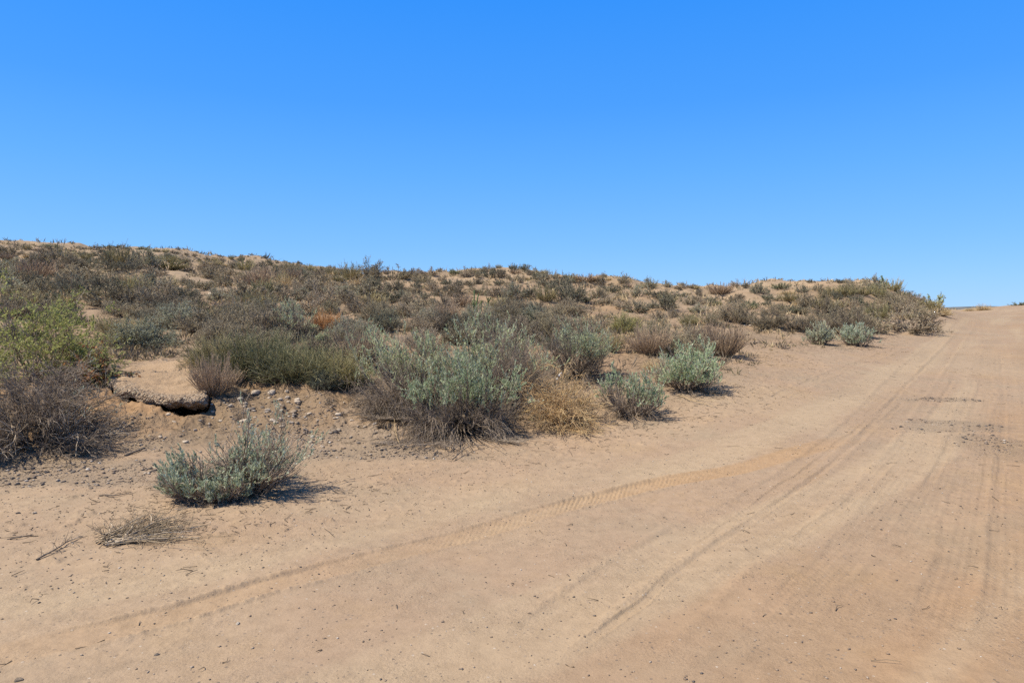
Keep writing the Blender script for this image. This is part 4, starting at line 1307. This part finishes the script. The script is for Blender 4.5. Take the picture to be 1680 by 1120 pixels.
# low weeds and dry tufts between the bushes, too many to count
rng = np.random.default_rng(12)
n0 = 90000
d_ = np.exp(rng.uniform(math.log(7), math.log(110), n0)); x = d_ * rng.uniform(-.85, .85, n0); y = d_
v, u, onr, wl = ground_mask(x, y)
cov = sstep(-.25, .35, fbm(x / 2.3, y / 2.3, 4, 33))
keep = (rng.uniform(size=n0) < np.clip(wl, 0, 1) ** 2 * (.04 + .24 * cov) * sstep(8, 13, y)) & (v < -.6)
st_, _, _ = slab_t(x, y)
keep &= st_ > 1.5
x, y = x[keep], y[keep]; n = len(x)
z = height(x, y, 2)
nb = 12
hh = np.exp(rng.normal(size=n) * .45) * (.07 + .0022 * y)
kind_ = np.clip(rng.uniform(size=n) + .22 * sstep(-4, 8, x) * sstep(14, 24, y), 0, 1)
pos = np.repeat(np.stack([x, y, z - .01], 1), nb, 0); pos[:, :2] += rng.normal(size=(n * nb, 2)) * np.repeat(hh, nb)[:, None] * .45
dd = rng.normal(size=(n * nb, 3)) * .7; dd[:, 2] = np.abs(dd[:, 2]) + .45
V, F, T = blades(pos, dd, np.repeat(hh, nb) * rng.uniform(.5, 1.3, n * nb), np.repeat(.006 + .0007 * y, nb) * 1.3, np.clip(np.repeat(kind_, nb) + rng.normal(size=n * nb) * .08, 0, 1), rng)
o = link('ground_cover', new_mesh('ground_cover', V, [F], [M['cover']], {'tint': T}))
tag(o, 'low dry weeds and straw tufts scattered over the slope', kind='stuff')

# ------------------------------------------------------------------ sticks and branches one can tell apart
def stick(pxs, r, label, mat='pale_wood', name='stick', twigs=0, seed=0, tint=.4, lift=.006, cat='stick'):
    rng = np.random.default_rng(seed)
    a = np.array(pxs, float)
    x, d, _ = ray_ground(a[:, 0], a[:, 1], lambda p, q: height(p, q, 1))
    c = catmull(np.stack([x, d], 1), 5)
    z = height(c[:, 0], c[:, 1], 2) + lift + np.sin(np.linspace(0, PI, len(c))) * lift * 2
    P = np.stack([c[:, 0], c[:, 1], z], 1)
    o0 = P[0].copy(); P = P - o0
    parts = [tubes(P[None], np.array([r]), np.array([r * .5]), np.array([tint]), 6)]
    if twigs:
        tw = branch(rng, P[None], twigs, .10, .15, .7, 4, .1, 1, .2, .1)
        tw[..., 2] = np.maximum(tw[..., 2], P[:, 2].min() + .003)
        parts.append(twig_tubes(rng, tw, r * .35, .6, 0, .9))
    V, F, T = join(parts)
    o = link(name, new_mesh(name, V, [F], [M[mat]], {'tint': T})); o.location = o0
    tag(o, label, cat)
    return o


stick([(163, 811), (185, 813), (212, 809)], .007, 'thin dark stick lying alone left of the lone sagebrush', 'dead_grey', seed=1, tint=.2)
stick([(16, 885), (34, 884), (50, 878)], .006, 'short dark stick on sand near the left edge', 'dead_grey', seed=2, tint=.2)
stick([(60, 919), (85, 908), (110, 895), (135, 882)], .006, 'frayed weed stalk lying on sand left of the brush pile', 'dead_grey', 'weed_stalk', 26, 3, .3, cat='weed')
stick([(205, 748), (222, 743), (238, 734)], .014, 'dark crooked stick below the dead shrub\'s right end', 'dead_grey', seed=4, tint=.1)
stick([(243, 599), (252, 598), (262, 596)], .016, 'dark stick on sand above the slab, left of two', 'dead_grey', seed=5, tint=.1)
stick([(268, 592), (274, 594), (279, 597)], .018, 'stubby dark stick above the slab, right of two', 'dead_grey', seed=6, tint=.1)
stick([(657, 734), (650, 718), (647, 703), (653, 690), (672, 680)], .0045, 'curved golden branch propped beside the burrow hole', 'straw', 'dry_branch', 26, 7, .2, .02, 'branch')
stick([(742, 757), (770, 740), (800, 733)], .006, 'dark forked branch on sand in front of the big sagebrush', 'dead_grey', 'dry_branch', 30, 8, .2, .02, 'branch')
stick([(1115, 650), (1140, 662), (1170, 668)], .005, 'thin straw stalk at the foot of the bright green sagebrush', 'straw', 'dry_stalk', 20, 9, .4, .012, 'stalk')

# brush pile: bleached branches bundled on the sand
rng = np.random.default_rng(81)
x0, d0, z0 = ground_at(163, 897)
x1, d1, z1 = ground_at(330, 845)
ax = np.array([x1 - x0, d1 - d0]); Lb = np.hypot(*ax); ax /= Lb; nx = np.array([-ax[1], ax[0]])
n = 105
t0 = rng.uniform(0, .55, n) * Lb * rng.uniform(.2, 1, n); ln_ = rng.uniform(.25, .75, n) ** 1.3 * Lb
K = 7; s = np.linspace(0, 1, K)[None, :]
al = t0[:, None] + ln_[:, None] * s
off = rng.normal(size=(n, 1)) * .05 + rng.normal(size=(n, 1)) * .20 * s * (1 + 0 * al) + np.cumsum(rng.normal(size=(n, K)) * .022, 1)
wx = x0 + ax[0] * al + nx[0] * off; wy = d0 + ax[1] * al + nx[1] * off
wz = height(wx.ravel(), wy.ravel(), 2).reshape(wx.shape) + .008 + np.abs(rng.normal(size=(n, 1))) * .020 * (1 - np.abs(off) / .5) + np.sin(s * PI) * rng.uniform(0, .025, (n, 1))
P = np.stack([wx - x0, wy - d0, np.maximum(wz, z0 - .02) - z0], -1)
thick = tubes(P[:26], rng.uniform(.006, .011, 26), np.full(26, .003), rng.uniform(.5, 1, 26), 5)
thin = twig_tubes(rng, P[26:], .0036, .5, 0, .9)
tw = branch(rng, P, 700, .13, .10, .95, 4, .2, 1, .3, .1)
tw[..., 2] = np.maximum(tw[..., 2], -.01)
fine = twig_tubes(rng, tw, .0018, .6, 0, .8)
o = empty('brush_pile', (x0, d0, z0))
link('branches', new_mesh('branches', thick[0], [thick[1]], [M['pale_wood']], {'tint': thick[2]}), o)
V, F, T = join([thin, fine])
link('twigs', new_mesh('twigs', V, [F], [M['tan_wood']], {'tint': T}), o)
tag(o, 'pile of bleached dry branches on the sand in front of the lone sagebrush', 'branches')

# white bottle in the brush under the upright sagebrush
rng = np.random.default_rng(82)
x, d, z = ground_at(912, 632)


def lathe(prof, n=16):
    prof = np.array(prof); a = np.linspace(0, 2 * PI, n, endpoint=False)
    V = np.stack([prof[:, :1] * np.cos(a), prof[:, :1] * np.sin(a), np.repeat(prof[:, 1:], n, 1)], -1).reshape(-1, 3)
    i = np.arange(len(prof) - 1)[:, None]; j = np.arange(n)[None, :]
    return V, np.stack([i * n + j, i * n + (j + 1) % n, (i + 1) * n + (j + 1) % n, (i + 1) * n + j], -1).reshape(-1, 4)


o = empty('plastic_bottle', (x, d - .25, z + .10)); o.rotation_euler = (.2, .5, .4); o.scale = (.6, .6, .6)
V, F = lathe([(.001, 0), (.030, .004), (.032, .02), (.032, .14), (.026, .165), (.013, .19), (.013, .20)])
link('bottle_body', new_mesh('bottle_body', V, [F], [M['white']], None, True), o)
V, F = lathe([(.0335, .05), (.0335, .11)])
link('label_band', new_mesh('label_band', V, [F], [M['label']], None, True), o)
V, F = lathe([(.015, .195), (.015, .215), (.001, .217)])
link('cap', new_mesh('cap', V, [F], [M['white']], None, True), o)
tag(o, 'white plastic bottle caught in the brush below the upright sagebrush', 'bottle')

# ------------------------------------------------------------------ sun and sky
SUN_EL = R(57)
shadow = np.array([1.0, .34]); shadow /= np.hypot(*shadow)
to_sun = np.array([-shadow[0] * math.cos(SUN_EL), -shadow[1] * math.cos(SUN_EL), math.sin(SUN_EL)])
sd_ = bpy.data.lights.new('sun', 'SUN'); sd_.energy = 4.9; sd_.angle = R(.53); sd_.color = (1, .90, .75)
so = bpy.data.objects.new('sun', sd_); COL.objects.link(so)
from mathutils import Vector
so.rotation_euler = Vector(to_sun).to_track_quat('Z', 'Y').to_euler()
so.location = (-20, 5, 40)

w = bpy.data.worlds.new('World'); scene.world = w; w.use_nodes = True
nt = w.node_tree; nt.nodes.clear()
sky = nt.nodes.new('ShaderNodeTexSky'); sky.sky_type = 'NISHITA'; sky.sun_disc = False
sky.sun_elevation = SUN_EL; sky.sun_rotation = math.atan2(to_sun[0], to_sun[1])
sky.air_density = 1.0; sky.dust_density = .2; sky.ozone_density = 3.0; sky.altitude = 800
hs = nt.nodes.new('ShaderNodeHueSaturation'); hs.inputs['Saturation'].default_value = 1.25
STR = .13
tc = nt.nodes.new('ShaderNodeTexCoord'); sx_ = nt.nodes.new('ShaderNodeSeparateXYZ'); nt.links.new(tc.outputs['Generated'], sx_.inputs[0])
rp = nt.nodes.new('ShaderNodeValToRGB')
stops = [(0.0, (.29, .58, 1.0)), (.10, (.19, .495, 1.0)), (.20, (.115, .42, 1.0)), (.29, (.064, .345, 1.0)), (.45, (.022, .28, 1.0)), (.60, (.02, .13, .42)), (1.0, (.025, .08, .22))]
el = rp.color_ramp.elements
while len(el) < len(stops): el.new(.5)
for e, (p, c) in zip(el, stops): e.position = p; e.color = (*c, 1)
nt.links.new(sx_.outputs['Z'], rp.inputs['Fac'])
sc_ = nt.nodes.new('ShaderNodeVectorMath'); sc_.operation = 'SCALE'; sc_.inputs['Scale'].default_value = .70 / STR
nt.links.new(rp.outputs[0], sc_.inputs[0])
mx = nt.nodes.new('ShaderNodeMix'); mx.data_type = 'RGBA'; mx.inputs[0].default_value = .88
bg = nt.nodes.new('ShaderNodeBackground'); bg.inputs['Strength'].default_value = STR
wo = nt.nodes.new('ShaderNodeOutputWorld')
nt.links.new(sky.outputs[0], hs.inputs['Color']); nt.links.new(hs.outputs[0], mx.inputs[6]); nt.links.new(sc_.outputs[0], mx.inputs[7])
nt.links.new(mx.outputs[2], bg.inputs['Color']); nt.links.new(bg.outputs[0], wo.inputs['Surface'])

scene.view_settings.view_transform = 'Standard'
scene.view_settings.look = 'None'
scene.view_settings.gamma = 1
scene.view_settings.exposure = .55
scene.render.engine = 'CYCLES'
scene.render.filter_size = 1.15
scene.cycles.use_denoising = False
